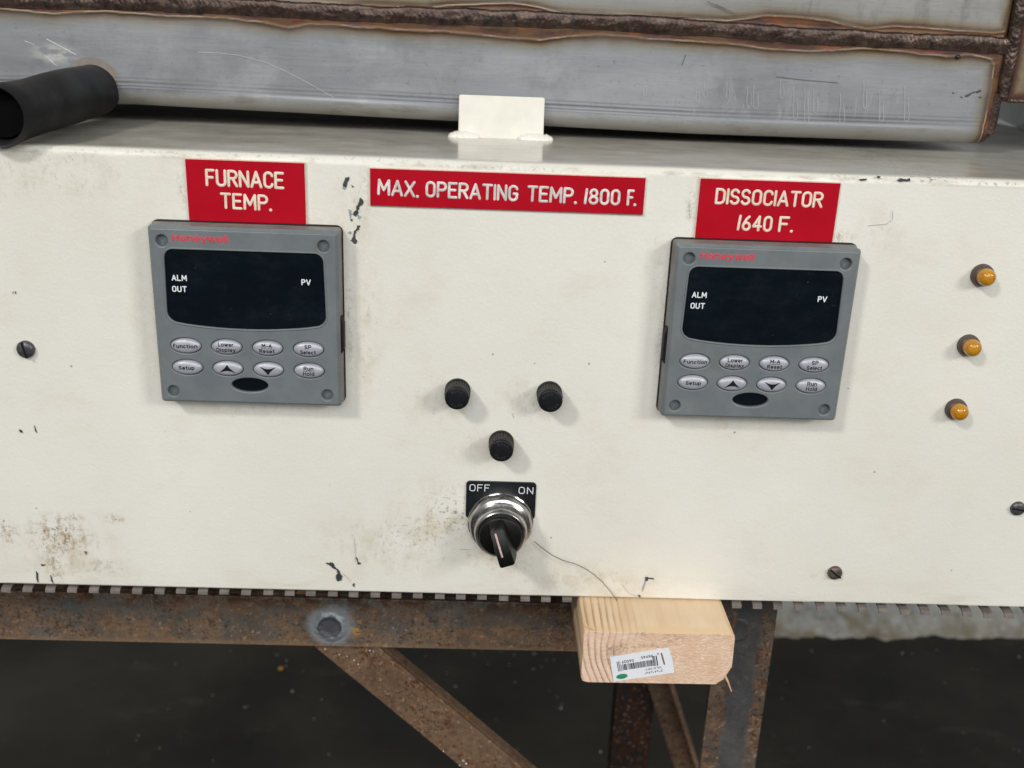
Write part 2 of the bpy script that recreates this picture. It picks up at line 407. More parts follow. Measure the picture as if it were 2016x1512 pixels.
# ------------------------------------------------------------------ stroke lettering (engraver's single-line alphabet)
def arc(cx, cy, rx, ry, a0, a1, n=8):
    return [(cx + rx * math.cos(math.radians(a0 + (a1 - a0) * k / n)), cy + ry * math.sin(math.radians(a0 + (a1 - a0) * k / n))) for k in range(n + 1)]
W = .46
GL = {
 'F': (.40, [[(0, 0), (0, 1), (.40, 1)], [(0, .52), (.33, .52)]]),
 'E': (.42, [[(.42, 1), (0, 1), (0, 0), (.42, 0)], [(0, .52), (.36, .52)]]),
 'U': (W, [[(0, 1)] + arc(W / 2, .24, W / 2, .24, 180, 360, 10) + [(W, 1)]]),
 'R': (W, [[(0, 0), (0, 1), (.24, 1)] + arc(.24, .75, .22, .25, 90, -90, 10) + [(0, .5)], [(.22, .5), (W, 0)]]),
 'P': (W, [[(0, 0), (0, 1), (.24, 1)] + arc(.24, .74, .22, .26, 90, -90, 10) + [(0, .48)]]),
 'N': (W, [[(0, 0), (0, 1), (W, 0), (W, 1)]]),
 'A': (.54, [[(0, 0), (.27, 1), (.54, 0)], [(.09, .30), (.45, .30)]]),
 'C': (.45, [arc(.235, .74, .22, .26, 10, 180, 9) + arc(.235, .26, .22, .26, 180, 350, 9)]),
 'G': (.47, [arc(.235, .74, .225, .26, 15, 180, 9) + arc(.235, .26, .225, .26, 180, 350, 9) + [(.46, .46), (.27, .46)]]),
 'T': (.48, [[(0, 1), (.48, 1)], [(.24, 1), (.24, 0)]]),
 'M': (.60, [[(0, 0), (.02, 1), (.30, .30), (.58, 1), (.60, 0)]]),
 'X': (.50, [[(0, 0), (.50, 1)], [(0, 1), (.50, 0)]]),
 'I': (.0, [[(0, 0), (0, 1)]]),
 'D': (W, [[(0, 0), (0, 1), (.20, 1)] + arc(.20, .72, .26, .28, 90, 0, 7) + arc(.20, .28, .26, .28, 0, -90, 7) + [(0, 0)]]),
 'S': (.44, [arc(.22, .745, .205, .255, 20, 270, 12) + arc(.22, .245, .215, .245, 90, -160, 12)]),
 'O': (.47, [arc(.235, .74, .225, .26, 0, 180, 9) + arc(.235, .26, .225, .26, 180, 360, 9) + [(.46, .74)]]),
 '0': (.42, [arc(.21, .74, .20, .26, 0, 180, 9) + arc(.21, .26, .20, .26, 180, 360, 9) + [(.41, .74)]]),
 '1': (.06, [[(0, 0), (.06, 1)]]),
 '8': (.42, [arc(.21, .75, .18, .25, -90, 270, 14), arc(.21, .25, .21, .25, 90, 450, 14)]),
 '6': (.42, [[(.33, .97), (.19, .80), (.04, .42)] + arc(.21, .26, .20, .26, 160, 500, 14)]),
 '4': (.44, [[(.32, 0), (.32, 1), (0, .28), (.44, .28)]]),
 '.': (.0, [[(0, .0), (.001, .001)]]),
 'L': (.42, [[(0, 1), (0, 0), (.42, 0)]]), 'V': (.56, [[(0, 1), (.28, 0), (.56, 1)]]), 'H': (.50, [[(0, 0), (0, 1)], [(.50, 0), (.50, 1)], [(0, .53), (.50, .53)]]),
 'K': (.48, [[(0, 0), (0, 1)], [(.48, 1), (0, .42)], [(.14, .58), (.48, 0)]]), 'Y': (.52, [[(0, 1), (.26, .48), (.52, 1)], [(.26, .48), (.26, 0)]]), 'B': (.46, [[(0, 0), (0, 1), (.24, 1)] + arc(.24, .76, .20, .24, 90, -90, 8) + [(0, .52)], [(.22, .52)] + arc(.24, .26, .22, .26, 90, -90, 8) + [(0, 0)]]),
 'u': (.40, [[(0, .72)] + arc(.20, .20, .20, .20, 180, 360, 8) + [(.40, .72)], [(.40, .25), (.40, 0)]]),
 'n': (.40, [[(0, 0), (0, .72)], [(0, .50)] + arc(.20, .50, .20, .21, 180, 0, 8) + [(.40, 0)]]),
 'c': (.38, [arc(.21, .36, .21, .36, 45, 315, 12)]), 't': (.24, [[(.10, .95), (.10, .12), (.14, .02), (.24, 0)], [(0, .70), (.24, .70)]]),
 'i': (.0, [[(0, 0), (0, .70)], [(0, .96), (0, .97)]]), 'l': (.0, [[(0, 0), (0, 1)]]), 'o': (.44, [arc(.22, .36, .22, .36, 0, 360, 16)]),
 'w': (.60, [[(0, .72), (.15, 0), (.30, .68), (.45, 0), (.60, .72)]]), 'e': (.42, [[(0, .37), (.42, .37)] + arc(.21, .36, .21, .36, 8, 320, 13)]),
 'r': (.26, [[(0, 0), (0, .72)], [(0, .46), (.10, .66), (.26, .71)]]), 's': (.36, [arc(.18, .54, .17, .18, 30, 270, 8) + arc(.18, .18, .18, .18, 90, -150, 8)]),
 'p': (.42, [[(0, -.28), (0, .72)], arc(.21, .36, .21, .36, 0, 360, 14)]), 'd': (.42, [[(.42, 0), (.42, 1)], arc(.21, .36, .21, .36, 0, 360, 14)]),
 'a': (.40, [[(.02, .60), (.12, .71), (.28, .71), (.38, .60), (.38, .06), (.42, 0)], arc(.19, .21, .19, .21, 60, 380, 12)]),
 'y': (.44, [[(0, .72), (.22, 0)], [(.44, .72), (.22, 0), (.12, -.26), (0, -.26)]]), '-': (.22, [[(0, .38), (.22, .38)]]),
 '9': (.42, [[(.09, .03), (.23, .20), (.38, .58)], arc(.21, .74, .20, .26, 0, 360, 14)]), '5': (.42, [[(.38, 1), (.05, 1), (.02, .56)] + arc(.20, .31, .21, .31, 130, -150, 12)]),
 '2': (.42, [arc(.21, .75, .20, .25, 170, -30, 10) + [(0, 0), (.42, 0)]]), 'x': (.36, [[(0, .65), (.36, 0)], [(.36, .65), (0, 0)]]), '"': (.14, [[(0, 1), (0, .78)], [(.14, 1), (.14, .78)]]),
}
def stroke(bm, txt, p0, p1, h, y, sw=.158, gap=.20, flat=.30, nseg=8):
    """p0/p1: (x,z) of left end and right end of the base line (outer ink limits)"""
    adv = 0; items = []
    for ch in txt:
        if ch == ' ': adv += .32; continue
        wd, st = GL[ch]; items.append((adv, st, ch)); adv += wd + gap
    tot = adv - gap
    r = h * sw / 2; hh = h - 2 * r
    x0, z0 = p0; x1, z1 = p1; L = math.hypot(x1 - x0, z1 - z0)
    ux, uz = (x1 - x0) / L, (z1 - z0) / L
    kx = (L - 2 * r) / tot
    for a, st, ch in items:
        for pl in st:
            pts = []; rr = r * (1.25 if ch == '.' else 1)
            for (u, v) in pl:
                X = r + (a + u) * kx; Z = r + v * hh
                pts.append(Vector((x0 + ux * X - uz * Z, y, z0 + uz * X + ux * Z)))
            run = [pts[0]]
            for k in range(1, len(pts)):      # break the stroke at sharp corners so that it keeps its width
                run.append(pts[k])
                if k == len(pts) - 1 or (pts[k] - pts[k - 1]).angle(pts[k + 1] - pts[k], 0) > .7:
                    tube(bm, run, rr, n=nseg, flat=flat); run = [pts[k]]
def stext(txt, x, z, h, y, width, sw=.14, align='CENTER', flat=.12, gap=.20, rot=0.0):
    """small stroke lettering, x = centre or left end of the base line"""
    b = bmesh.new(); o = -width / 2 if align == 'CENTER' else 0
    c, s_ = math.cos(rot), math.sin(rot)
    stroke(b, txt, (x + o * c, z + o * s_), (x + (o + width) * c, z + (o + width) * s_), h, y, sw, gap, flat, 6)
    return b
def sign(name, corners, lines, label, mletter=M_engr, rim=True):
    """corners: x0,x1,z0,z1 in metres"""
    x0, x1, z0, z1 = corners
    t = thing(name, ((x0 + x1) / 2, 0, z0), label, 'sign')
    b = bmesh.new(); bx(b, x0, x1, -.0013, -.00002, z0, z1); obj('core', b, M_core, t)
    b = bmesh.new(); e = .0004 if rim else .0001
    bx(b, x0 + e, x1 - e, -.0017, -.0013, z0 + .0002, z1 - e, bev=.00015, seg=1); obj('face', b, M_red, t)
    for words in lines:
        b = bmesh.new()
        for txt, l, r_, hpx in words:
            a = at(l[0], l[1], -.0017); c = at(r_[0], r_[1], -.0017)
            stroke(b, txt, (a.x, a.z), (c.x, c.z), hpx, -.00172)
        obj('lettering', b, mletter, t, smooth=True)
    return t

# ================================================================== THE SETTING: floor and slab
def floor_mat():
    g = G('dark_worn_concrete')
    c = g.mix(g.rng(g.noise(3, 6, .6), .35, .7), (.017, .016, .013, 1), (.046, .043, .034, 1))
    c = g.mix(g.rng(g.noise(40, 6, .7), .6, .8, 0, .4, True), c, (.06, .057, .05, 1))
    c = g.mix(g.rng(g.noise(14, 7, .72, stretch=(.6, 1.2, 1)), .56, .72, 0, .28, True), c, (.085, .08, .068, 1))
    g.set(col=c, rough=g.rng(g.noise(9, 4), .3, .7, .5, .8), spec=.3); g.bump(g.noise(60, 5, .6), .3, .003)
    return g.m
FZ = -.8
b = bmesh.new(); bmesh.ops.create_grid(b, x_segments=40, y_segments=40, size=1)
for v in b.verts: v.co = Vector((v.co.x * 9, v.co.y * 9, FZ + .002 * noise.noise(v.co * 30)))
tag(obj('floor', b, floor_mat()), kind='structure')
def slab_mat():
    g = G('pale_concrete')
    c = g.mix(g.rng(g.noise(14, 6, .65), .35, .68), '9ea1a2', 'b9b8b0')
    c = g.mix(g.math('MULTIPLY', g.rng(g.noise(26, 6, .7), .5, .7, 0, 1, True), .75), c, '6a6152')
    x, y, z = g.xyz()
    c = g.mix(g.math('MULTIPLY', g.rng(y, .975, .93), g.rng(g.noise(30, 5), .3, .6)), c, '7d7460')
    c = g.mix(g.rng(g.noise(70, 6, .7), .56, .7, 0, .6, True), c, '4b4740')
    g.set(col=c, rough=.85); g.bump(g.noise(60, 6, .7), .7, .004); return g.m
b = bmesh.new(); n = 260; X0, X1 = .35, 2.6
rows = []
for i in range(n + 1):
    x = X0 + (X1 - X0) * i / n
    j = .012 * noise.noise(Vector((x * 14, 0, 3))) + .008 * noise.noise(Vector((x * 45, 2, 1)))
    yy = .93 + .05 * (x - .6) * .6 + j
    rows.append([b.verts.new((x, yy - .012 + .006 * noise.noise(Vector((x * 60, 5, 1))), FZ - .004)), b.verts.new((x, yy, FZ + .016)), b.verts.new((x, yy + .02, FZ + .030)),
                 b.verts.new((x, yy + .3, FZ + .033)), b.verts.new((x, 2.2, FZ + .033))])
for p, q in zip(rows, rows[1:]):
    for k in range(4): b.faces.new((p[k], q[k], q[k + 1], p[k + 1]))
tag(obj('concrete_slab', b, slab_mat(), smooth=True), kind='structure')
# floor debris: white flecks
b = bmesh.new()
for k in range(150):
    if k < 26:
        px, py, r = [(545,1290,4),(553,1318,6),(562,1312,3),(575,1362,5),(482,1394,3),(933,1289,5),(1052,1288,6),(1012,1290,3),(1050,1318,4),(897,1352,4),(1104,1395,6),(1096,1374,3),(1014,1344,3),
                     (838,1292,3),(1002,1310,3),(1080,1360,3),(1598,1282,4),(1776,1287,6),(2006,1294,5),(1182,1480,4),(1740,1420,3),(1860,1345,3),(1106,1387,3),(985,1284,3),(1090,1300,3),(1182,1482,4)][k]
        p = atz(px, py, FZ); r *= .00035
    else:
        p = Vector((random.uniform(-.4, 1.2), random.uniform(.5, .93), FZ)); r = random.uniform(.0004, .0011)
    m = bmesh.ops.create_icosphere(b, subdivisions=1, radius=r)
    for v in m['verts']: v.co = Vector((p.x + v.co.x * random.uniform(.7, 1.5), p.y + v.co.y * random.uniform(.7, 1.5), p.z + .001 + v.co.z * .5))
tag(obj('floor_debris', b, plain('pale_dust_flecks', (.34, .34, .33), .8)), kind='stuff')
b = bmesh.new(); p = atz(553, 1319, FZ)
m = bmesh.ops.create_icosphere(b, subdivisions=2, radius=.0042)
for v in m['verts']: v.co = Vector((p.x + v.co.x, p.y + v.co.y, p.z + .003 + v.co.z * .6)) 
tag(obj('orange_crumb', b, plain('orange_crumb_dirt', (.36, .19, .03), .8), smooth=True), 'small orange crumb lying on the dark floor left of the diagonal brace', 'crumb')

# ================================================================== CONTROL BOX
box = thing('control_box', (.12, 0, -.169), 'cream painted steel control box with chipped enamel carrying the controllers and switch', 'control box')
XL, XR, ZB, ZT = -.42, .566, -.169, .084
b = bmesh.new()
R_ = .0038
prof = [(.012, ZB), (.0016, ZB), (.0010, ZB), (.0003, ZB + .0003), (0, ZB + .0010), (0, ZB + .0014), (0, ZB + .0030)] + [(0, ZB + .0012 + (ZT - R_ - ZB - .0012) * k / 24) for k in range(1, 24)] + [(0, ZT - R_ - .0006), (0, ZT - R_)]
prof += [(R_ - R_ * math.cos(math.radians(a)), ZT - R_ + R_ * math.sin(math.radians(a))) for a in range(10, 91, 10)]
prof += [(y, ZT) for y in (R_ + .0006, .03, .06, .09, .12, .16, .2, .3, .42)]
prof += [(.42, ZB), (.012, ZB)]
n = 180
rows = []
for i in range(n + 1):
    x = XL + (XR - XL) * i / n; row = []
    for k, (y, z) in enumerate(prof[:-1]):
        dy = .0005 * noise.noise(Vector((x * 9, z * 9, 1))) if k > 2 else 0
        dz = .0006 * noise.noise(Vector((x * 8, y * 8, 5))) if k > 30 else 0
        row.append(b.verts.new((x, y + dy * (y == 0), z + dz)))
    rows.append(row)
m = len(prof) - 1
for p, q in zip(rows, rows[1:]):
    for k in range(m): b.faces.new((p[k], q[k], q[(k + 1) % m], p[(k + 1) % m]))
b.faces.new(rows[0][::-1]); b.faces.new(rows[-1])
obj('housing', b, M_cream, box, smooth=True, sharp=50)
# rear side panel standing at the far right end
b = bmesh.new(); bx(b, -.0, .26, -.002, .002, 0, .20, M=Matrix.Translation((.545, .27, .0845)) @ Matrix.Rotation(math.radians(73), 4, 'Z'))
obj('side_upstand', b, M_cream, box)
# locating tab welded on the top
b = bmesh.new(); tx0, tx1 = .1047, .1567
prism(b, [(tx0, .0835), (tx1 + .0003, .0835), (tx1, .0990), (tx1 + .0001, .1084), (tx1 - .0006, .1089), (tx0 + .0004, .1089), (tx0, .1084)], .1135, .1165)
bmesh.ops.bevel(b, geom=b.edges[:], offset=.0004, segments=2, affect='EDGES')
M_tab = plain('cream_enamel_tab', (.80, .775, .70), .38, var=.05, sc_=90, bump=.25, bs=500)
tab = obj('locating_tab', b, M_tab, box)
for (xa, xb, ya) in ((tx0 - .0065, tx0 + .0135, .1105), (tx1 - .0155, tx1 + .0065, .1105)):
    b = bmesh.new()
    nn = 34
    for q in range(1):
        ring = []
        for i in range(nn + 1):
            t = i / nn; x = xa + (xb - xa) * t; env = max(0.0, math.sin(PI * t)) ** .35
            hh = .0040 * env * (1 + .22 * noise.noise(Vector((x * 600, q, 1)))) + .00005
            ww = .0052 * env * (1 + .25 * noise.noise(Vector((x * 500, 4, 1)))) + .0003
            ring.append([b.verts.new((x, ya + .003 - ww * math.cos(a * PI / 10), .0838 + hh * math.sin(a * PI / 10) * (1 + .08 * math.sin(x * 5000)))) for a in range(11)])
        for p, q2 in zip(ring, ring[1:]):
            for k in range(10): b.faces.new((p[k], q2[k], q2[k + 1], p[k + 1]))
    obj('weld_bead', b, M_tab, tab, smooth=True, sharp=80)
# comb of small sheet-metal teeth under the front edge
M_tooth = plain('tan_zinc_sheet', (.165, .14, .125), .6, metal=.1, var=.3, sc_=160, bump=.2)
b = bmesh.new(); bx(b, XL + .02, XR - .02, .012, .018, -.1712, -.1700); obj('comb_strip', b, M_dark, box)
k0 = 0
base_tooth = None
for k in range(-13, 56):
    x = at(48.6 + 42.75 * k, 1163).x if False else -.1395 + .01272 * k
    if x < -.30 or x > .54: continue
    px_ = 48 + 42.4 * k
    drop = .0002 + .0020 * ((x - .09) / .28) ** 2 if x > .09 else .0002 + .0016 * ((x - .09) / .25) ** 2
    drop = min(drop, .0032) + random.uniform(-.0002, .0002)
    if base_tooth is None:
        b = bmesh.new(); wd = .0028
        pr = [(.011, 0.0), (.001, -.0004), (-.0014, -.0012), (-.0028, -.0024), (-.0031, -.0038), (-.0023, -.0038), (-.0020, -.0026), (-.0010, -.0020), (.001, -.0013), (.011, -.0010)]
        A = [b.verts.new((-wd, y, z)) for y, z in pr]; B = [b.verts.new((wd, y, z)) for y, z in pr]
        b.faces.new(A); b.faces.new(B[::-1])
        for j in range(len(pr)): b.faces.new((A[j], B[j], B[(j + 1) % len(pr)], A[(j + 1) % len(pr)]))
        bmesh.ops.recalc_face_normals(b, faces=b.faces)
        me = bpy.data.meshes.new('tooth'); b.to_mesh(me); b.free(); me.materials.append(M_tooth); base_tooth = me
    o = bpy.data.objects.new('tooth', base_tooth); C.objects.link(o); o.parent = box
    o.location = Vector((x + random.uniform(-.0003, .0003),   .0048 - drop * 1.1, -.1695 - drop * .85)) - wloc(box)
    o.rotation_euler = (random.uniform(-.06, .06), 0, random.uniform(-.04, .04))
# slotted screws in the face
def screw(x, z, r, ang, m):
    b = bmesh.new()
    n = 32; sl = r * .13
    lathe(b, [(0, r), (-r * .28, r), (-r * .42, r * .93), (-r * .55, r * .75), (-r * .62, r * .45), (-r * .64, .0001)], x, z, n, cap=False)
    s = obj('screw', b, m, box, smooth=True, sharp=60)
    b = bmesh.new()
    bx(b, -r * .93, r * .93, -r * .66, -r * .40, -sl, sl, M=Matrix.Translation((x, 0, z)) @ Matrix.Rotation(ang, 4, 'Y'))
    obj('slot', b, M_gasket, s)
screw(-.1219, -.0237, .0048, math.radians(78), M_screw)
screw(.3357, -.1481, .0043, math.radians(38), M_screwb)
screw(.4363, -.1029, .0043, math.radians(8), M_screw)
# paint chips: measured outlines on the enamel
def chip(pts, m=M_chip, name='paint_chip', jit=1.15, sub=5):
    P = []
    n = len(pts)
    for i in range(n):
        a, c = Vector(pts[i]), Vector(pts[(i + 1) % n])
        for k in range(sub):
            q = a.lerp(c, k / sub); P.append((q.x + random.uniform(-jit, jit), q.y + random.uniform(-jit, jit)))
    b = bmesh.new(); L = []
    for x, y in P:
        w_ = at(x, y, -.0004); L.append((w_.x, w_.z))
    bm = plate2d([L], .0006, -.00062)
    b.free()
    obj(name, bm, m, box)
def zc(ox, oy, s, pts): return [(ox + x / s, oy + y / s) for x, y in pts]
z1 = lambda p: zc(640, 320, 8.4, p)
chip(z1([(330, 250), (395, 235), (405, 265), (360, 350), (350, 405), (310, 405), (295, 370)]))
chip(z1([(290, 400), (350, 400), (345, 440), (300, 435)]), M_chip2)
chip(z1([(440, 370), (475, 400), (450, 405)]))
chip(z1([(580, 590), (630, 610), (635, 680), (590, 710), (550, 780), (545, 860), (500, 890), (460, 860), (475, 820), (520, 790), (520, 720), (560, 650)]))
chip(z1([(390, 780), (430, 785), (435, 850), (425, 940), (405, 900)]), M_chip2)
chip(z1([(425, 935), (455, 940), (450, 970), (425, 965)]))
chip(z1([(545, 860), (595, 890), (570, 940), (540, 910)]), M_chip2)
chip(z1([(540, 1030), (575, 1045), (560, 1100), (520, 1130), (495, 1240), (530, 1290), (515, 1340), (470, 1335), (425, 1280), (460, 1240), (480, 1140), (520, 1090)]))
chip(z1([(385, 1145), (430, 1140), (435, 1170), (400, 1180)]), M_chip2)
z2 = lambda p: zc(600, 1050, 6.72, p)
chip(z2([(285, 395), (330, 385), (380, 395), (400, 440), (450, 490), (495, 570), (480, 620), (440, 635), (410, 590), (410, 560), (440, 530), (420, 490), (370, 460), (330, 420)]))
chip(z2([(680, 320), (700, 355), (740, 405), (700, 405), (688, 370)]))
chip(z2([(640, 660), (660, 665), (658, 710), (640, 695)]))
z3 = lambda p: zc(1080, 1120, 3.856, p)
chip(z3([(735, 62), (760, 66), (750, 90), (733, 92)]), jit=.2)
chip(z3([(745, 66), (800, 74), (798, 80), (755, 74)]), jit=.2)
chip(z3([(733, 92), (740, 92), (722, 150), (712, 172), (716, 140)]), M_chip2, jit=.2)
chip(z3([(680, 198), (700, 205), (696, 218), (682, 208)]), jit=.2)
chip(zc(1316, 0, 2.88, [(1300, 1020), (1330, 1012), (1350, 1018), (1372, 1014), (1366, 1026), (1340, 1024), (1320, 1030)]), jit=.9)
chip(zc(1316, 0, 2.88, [(1085, 1016), (1125, 1014), (1120, 1022), (1090, 1023)]), jit=.4)
chip(zc(1316, 0, 2.88, [(1185, 998), (1205, 1000), (1190, 1012)]), jit=.3)
z4 = lambda p: zc(0, 560, 5.04, p)
chip(z4([(190, 1440), (215, 1450), (222, 1470), (200, 1465)]), jit=.3)
chip(z4([(340, 1400), (352, 1440), (368, 1475), (350, 1450)]), jit=.2)
chip(z4([(148, 70), (158, 72), (154, 95)]), jit=.2)
z5 = lambda p: zc(0, 1000, 2.88, p)
chip(z5([(205, 360), (215, 375), (216, 425), (206, 400)]), jit=.3)
chip(z5([(285, 380), (292, 392), (302, 428), (292, 415)]), jit=.3)
chip(z5([(230, 318), (258, 324), (240, 330)]), jit=.3)
chip(z5([(478, 245), (495, 250), (488, 268)]), plain('rust_fleck', (.22, .13, .05), .8), jit=.4)
M_hair = plain('fine_scratch', (.36, .33, .28), .6)
# fine dark scratches
for pts in ([z3([(560, 120), (590, 160), (620, 190), (670, 205)])], [zc(1316, 0, 2.88, [(1272, 1195), (1270, 1245), (1235, 1270), (1130, 1280)])], [zc(600, 1050, 6.72, [(500, 530), (560, 580), (610, 640)])],
            [zc(800, 720, 3.5175, [(735, 330), (745, 362)])], [zc(800, 720, 3.5175, [(370, 1272), (440, 1272)])],
            [zc(800, 720, 3.5175, [(250, 910), (285, 912)])], [(700, 1098), (703, 1112), (701, 1130)] and [[(697, 1060), (700, 1085), (699, 1105)]]):
    pl = pts[0]; pl = pl[0] if isinstance(pl[0], list) else pl
    b = bmesh.new(); tube(b, [at(x, y, -.00055) for x, y in pl], .00009, n=6); obj('scratch', b, M_hair, box)

# ================================================================== SIGNS
mm = .001
sg1 = sign('name_plate', (-.0299, .0308, .0490, .0808), [[('FURNACE', (405, 366.5), (560, 373), .0088)], [('TEMP.', (434, 411), (535.5, 416.3), .0084)]],
     'red engraved plate reading FURNACE TEMP. above the left controller')
sg2 = sign('name_plate', (.0632, .2048, .0600, .0794), [[('MAX.', (742.5, 384), (824, 389.5), .0084), ('OPERATING', (837, 388.5), (1020, 397), .0084), ('TEMP.', (1037, 397), (1135, 402), .0084),
     ('1800', (1149, 402.5), (1220.5, 405), .0084), ('F.', (1233, 405), (1252, 405.7), .0084)]], 'long red engraved plate reading MAX. OPERATING TEMP. 1800 F.', M_engr2)
sg3 = sign('name_plate', (.2323, .3056, .0488, .0802), [[('DISSOCIATOR', (1406.5, 402), (1618.5, 410), .0084)], [('1640', (1450, 454), (1519, 457), .0084), ('F.', (1531, 457), (1560, 458), .0084)]],
     'red engraved plate reading DISSOCIATOR 1640 F. above the right controller')

# ================================================================== CONTROLLERS
def controller():
    t = thing('temperature_controller', (0, 0, 0), 'grey square temperature controller under the FURNACE TEMP. plate', 'controller', 'temperature controllers set in the cream panel')
    b = plate2d([rrect(-.0492, .0492, -.0486, .0492, .0035)], -.00005, -.0026, .0003); obj('gasket', b, M_gasket, t, smooth=True)
    # tapered body
    b = bmesh.new()
    A = rrect(-.0487, .0487, -.0480, .0486, .002, 3); B = rrect(-.0478, .0478, -.0470, .0478, .0018, 3)
    for (La, ya), (Lb, yb) in (((A, -.0026), (B, -.0094)),):
        va = [b.verts.new((x, ya, z)) for x, z in La]; vb = [b.verts.new((x, yb, z)) for x, z in Lb]
        n = len(va)
        for k in range(n): b.faces.new((va[k], va[(k + 1) % n], vb[(k + 1) % n], vb[k]))
        b.faces.new(va); b.faces.new(vb[::-1])
    obj('body', b, M_ctrlside, t)
    b = bmesh.new(); LL = [(rrect(-.0482, .0482, -.0475, .0482, .0018, 3), -.0090), (rrect(-.0482, .0482, -.0475, .0482, .0018, 3), -.0103), (rrect(-.0479, .0479, -.0473, .0479, .0018, 3), -.0107), (rrect(-.0468, .0468, -.0463, .0462, .0014, 3), -.0121)]
    VV = [[b.verts.new((x, y_, z)) for x, z in L_] for L_, y_ in LL]
    for p, q in zip(VV, VV[1:]):
        for k in range(len(p)): b.faces.new((p[k], p[(k + 1) % len(p)], q[(k + 1) % len(p)], q[k]))
    obj('chamfered_frame', b, M_ctrl, t, smooth=True, sharp=30)
    # front bezel with window, button, screw and port openings
    win = []
    xl, xr, zt = -.0405, .0405, .0364
    def arcp(cx, cz, r, a0, a1, n=7): return [(cx + r * math.cos(math.radians(a0 + (a1 - a0) * k / n)), cz + r * math.sin(math.radians(a0 + (a1 - a0) * k / n))) for k in range(n + 1)]
    win += arcp(xr - .0050, zt - .0050, .0050, 0, 90) + arcp(xl + .0050, zt - .0050, .0050, 90, 180)
    win += arcp(xl + .0055, .0036, .0062, 183, 255)
    for k in range(1, 14):
        u = -1 + 2 * k / 14; win.append((u * .0365, -.0026 - .0026 * (1 - u * u)))
    win += arcp(xr - .0055, .0036, .0062, 285, 357)
    cx_ = [-.0327, -.0114, .0100, .0315]
    cen = [(x, -.0151) for x in cx_] + [(x, -.0271) for x in cx_]
    dots = [(-.0411, .0405), (.0407, .0403), (-.0411, -.0408), (.0408, -.0407)]
    loops = [rrect(-.0470, .0470, -.0464, .0468, .0012, 3), win] + [ell(x, z, .0082, .0043) for x, z in cen] + [ell(x, z, .0030, .0030, 28) for x, z in dots] + [ell(-.0003, -.0363, .0097, .0040)]
    obj('bezel', plate2d(loops, -.0094, -.0124, .0007), M_ctrl, t, smooth=True, sharp=50)
    b = bmesh.new(); wc = [(x * 1.012, .0165 + (z - .0165) * 1.022) for x, z in win]; rg = []
    for i, (x, z) in enumerate(wc):
        p_, n_ = wc[i - 1], wc[(i + 1) % len(wc)]; tx_, tz_ = n_[0] - p_[0], n_[1] - p_[1]; l_ = math.hypot(tx_, tz_); nx_, nz_ = tz_ / l_, -tx_ / l_
        rg.append([b.verts.new((x + nx_ * .0005 * math.cos(a), -.0124 - .00035 * math.sin(a), z + nz_ * .0005 * math.cos(a))) for a in [PI * k / 6 for k in range(7)]])
    for i in range(len(rg)):
        p, q = rg[i], rg[(i + 1) % len(rg)]
        for k in range(6): b.faces.new((p[k], q[k], q[k + 1], p[k + 1]))
    obj('window_rim', b, M_ctrl, t, smooth=True, sharp=80)
    s = obj('display_window', plate2d([[(x * 1.005, z * 1.005 - .00005) for x, z in win]], -.0095, -.0116, .0002), M_screen, t)
    for tx, x, z, w_ in (('ALM', -.0377, .0196, .0078), ('OUT', -.0379, .0137, .0076), ('PV', .0288, .0194, .0049)):
        obj('display_lettering', stext(tx, x, z, .0032, -.01164, w_, .175, 'LEFT', gap=.24), M_white, s, smooth=True)
    obj('brand_lettering', stext('Honeywell', -.0358, .0404, .0040, -.01243, .0284, .30, 'LEFT', gap=.24), M_redink, t, smooth=True)
    rows_ = [['Function'], ['Lower', 'Display'], ['M-A', 'Reset'], ['SP', 'Select'], ['Setup'], 'up', 'down', ['Run', 'Hold']]
    for (x, z), tx in zip(cen, rows_):
        b = bmesh.new()
        prof = [(-.0095, 1.0), (-.0124, .99), (-.0129, .95), (-.0134, .85), (-.0138, .68), (-.01405, .4), (-.0141, .02)]
        n = 36; rings = []
        for y, r in prof: rings.append([b.verts.new((x + .0079 * r * math.cos(2 * PI * k / n), y, z + .0040 * r * math.sin(2 * PI * k / n))) for k in range(n)])
        for p, q in zip(rings, rings[1:]):
            for k in range(n): b.faces.new((p[k], p[(k + 1) % n], q[(k + 1) % n], q[k]))
        b.faces.new(rings[-1])
        bt = obj('button', b, M_button, t, smooth=True, sharp=60)
        def drape(bm_):
            for v in bm_.verts:
                r = math.hypot((v.co.x - x) / .0079, (v.co.z - z) / .0040); r = min(r, .98)
                for (y0, r0), (y1, r1) in zip(prof[1:], prof[2:]):
                    if r1 <= r <= r0: yy = y1 + (y0 - y1) * (r - r1) / (r0 - r1); break
                else: yy = -.0141
                v.co.y = yy - .00012 + (v.co.y - Y0)
            return bm_
        Y0 = 0.0
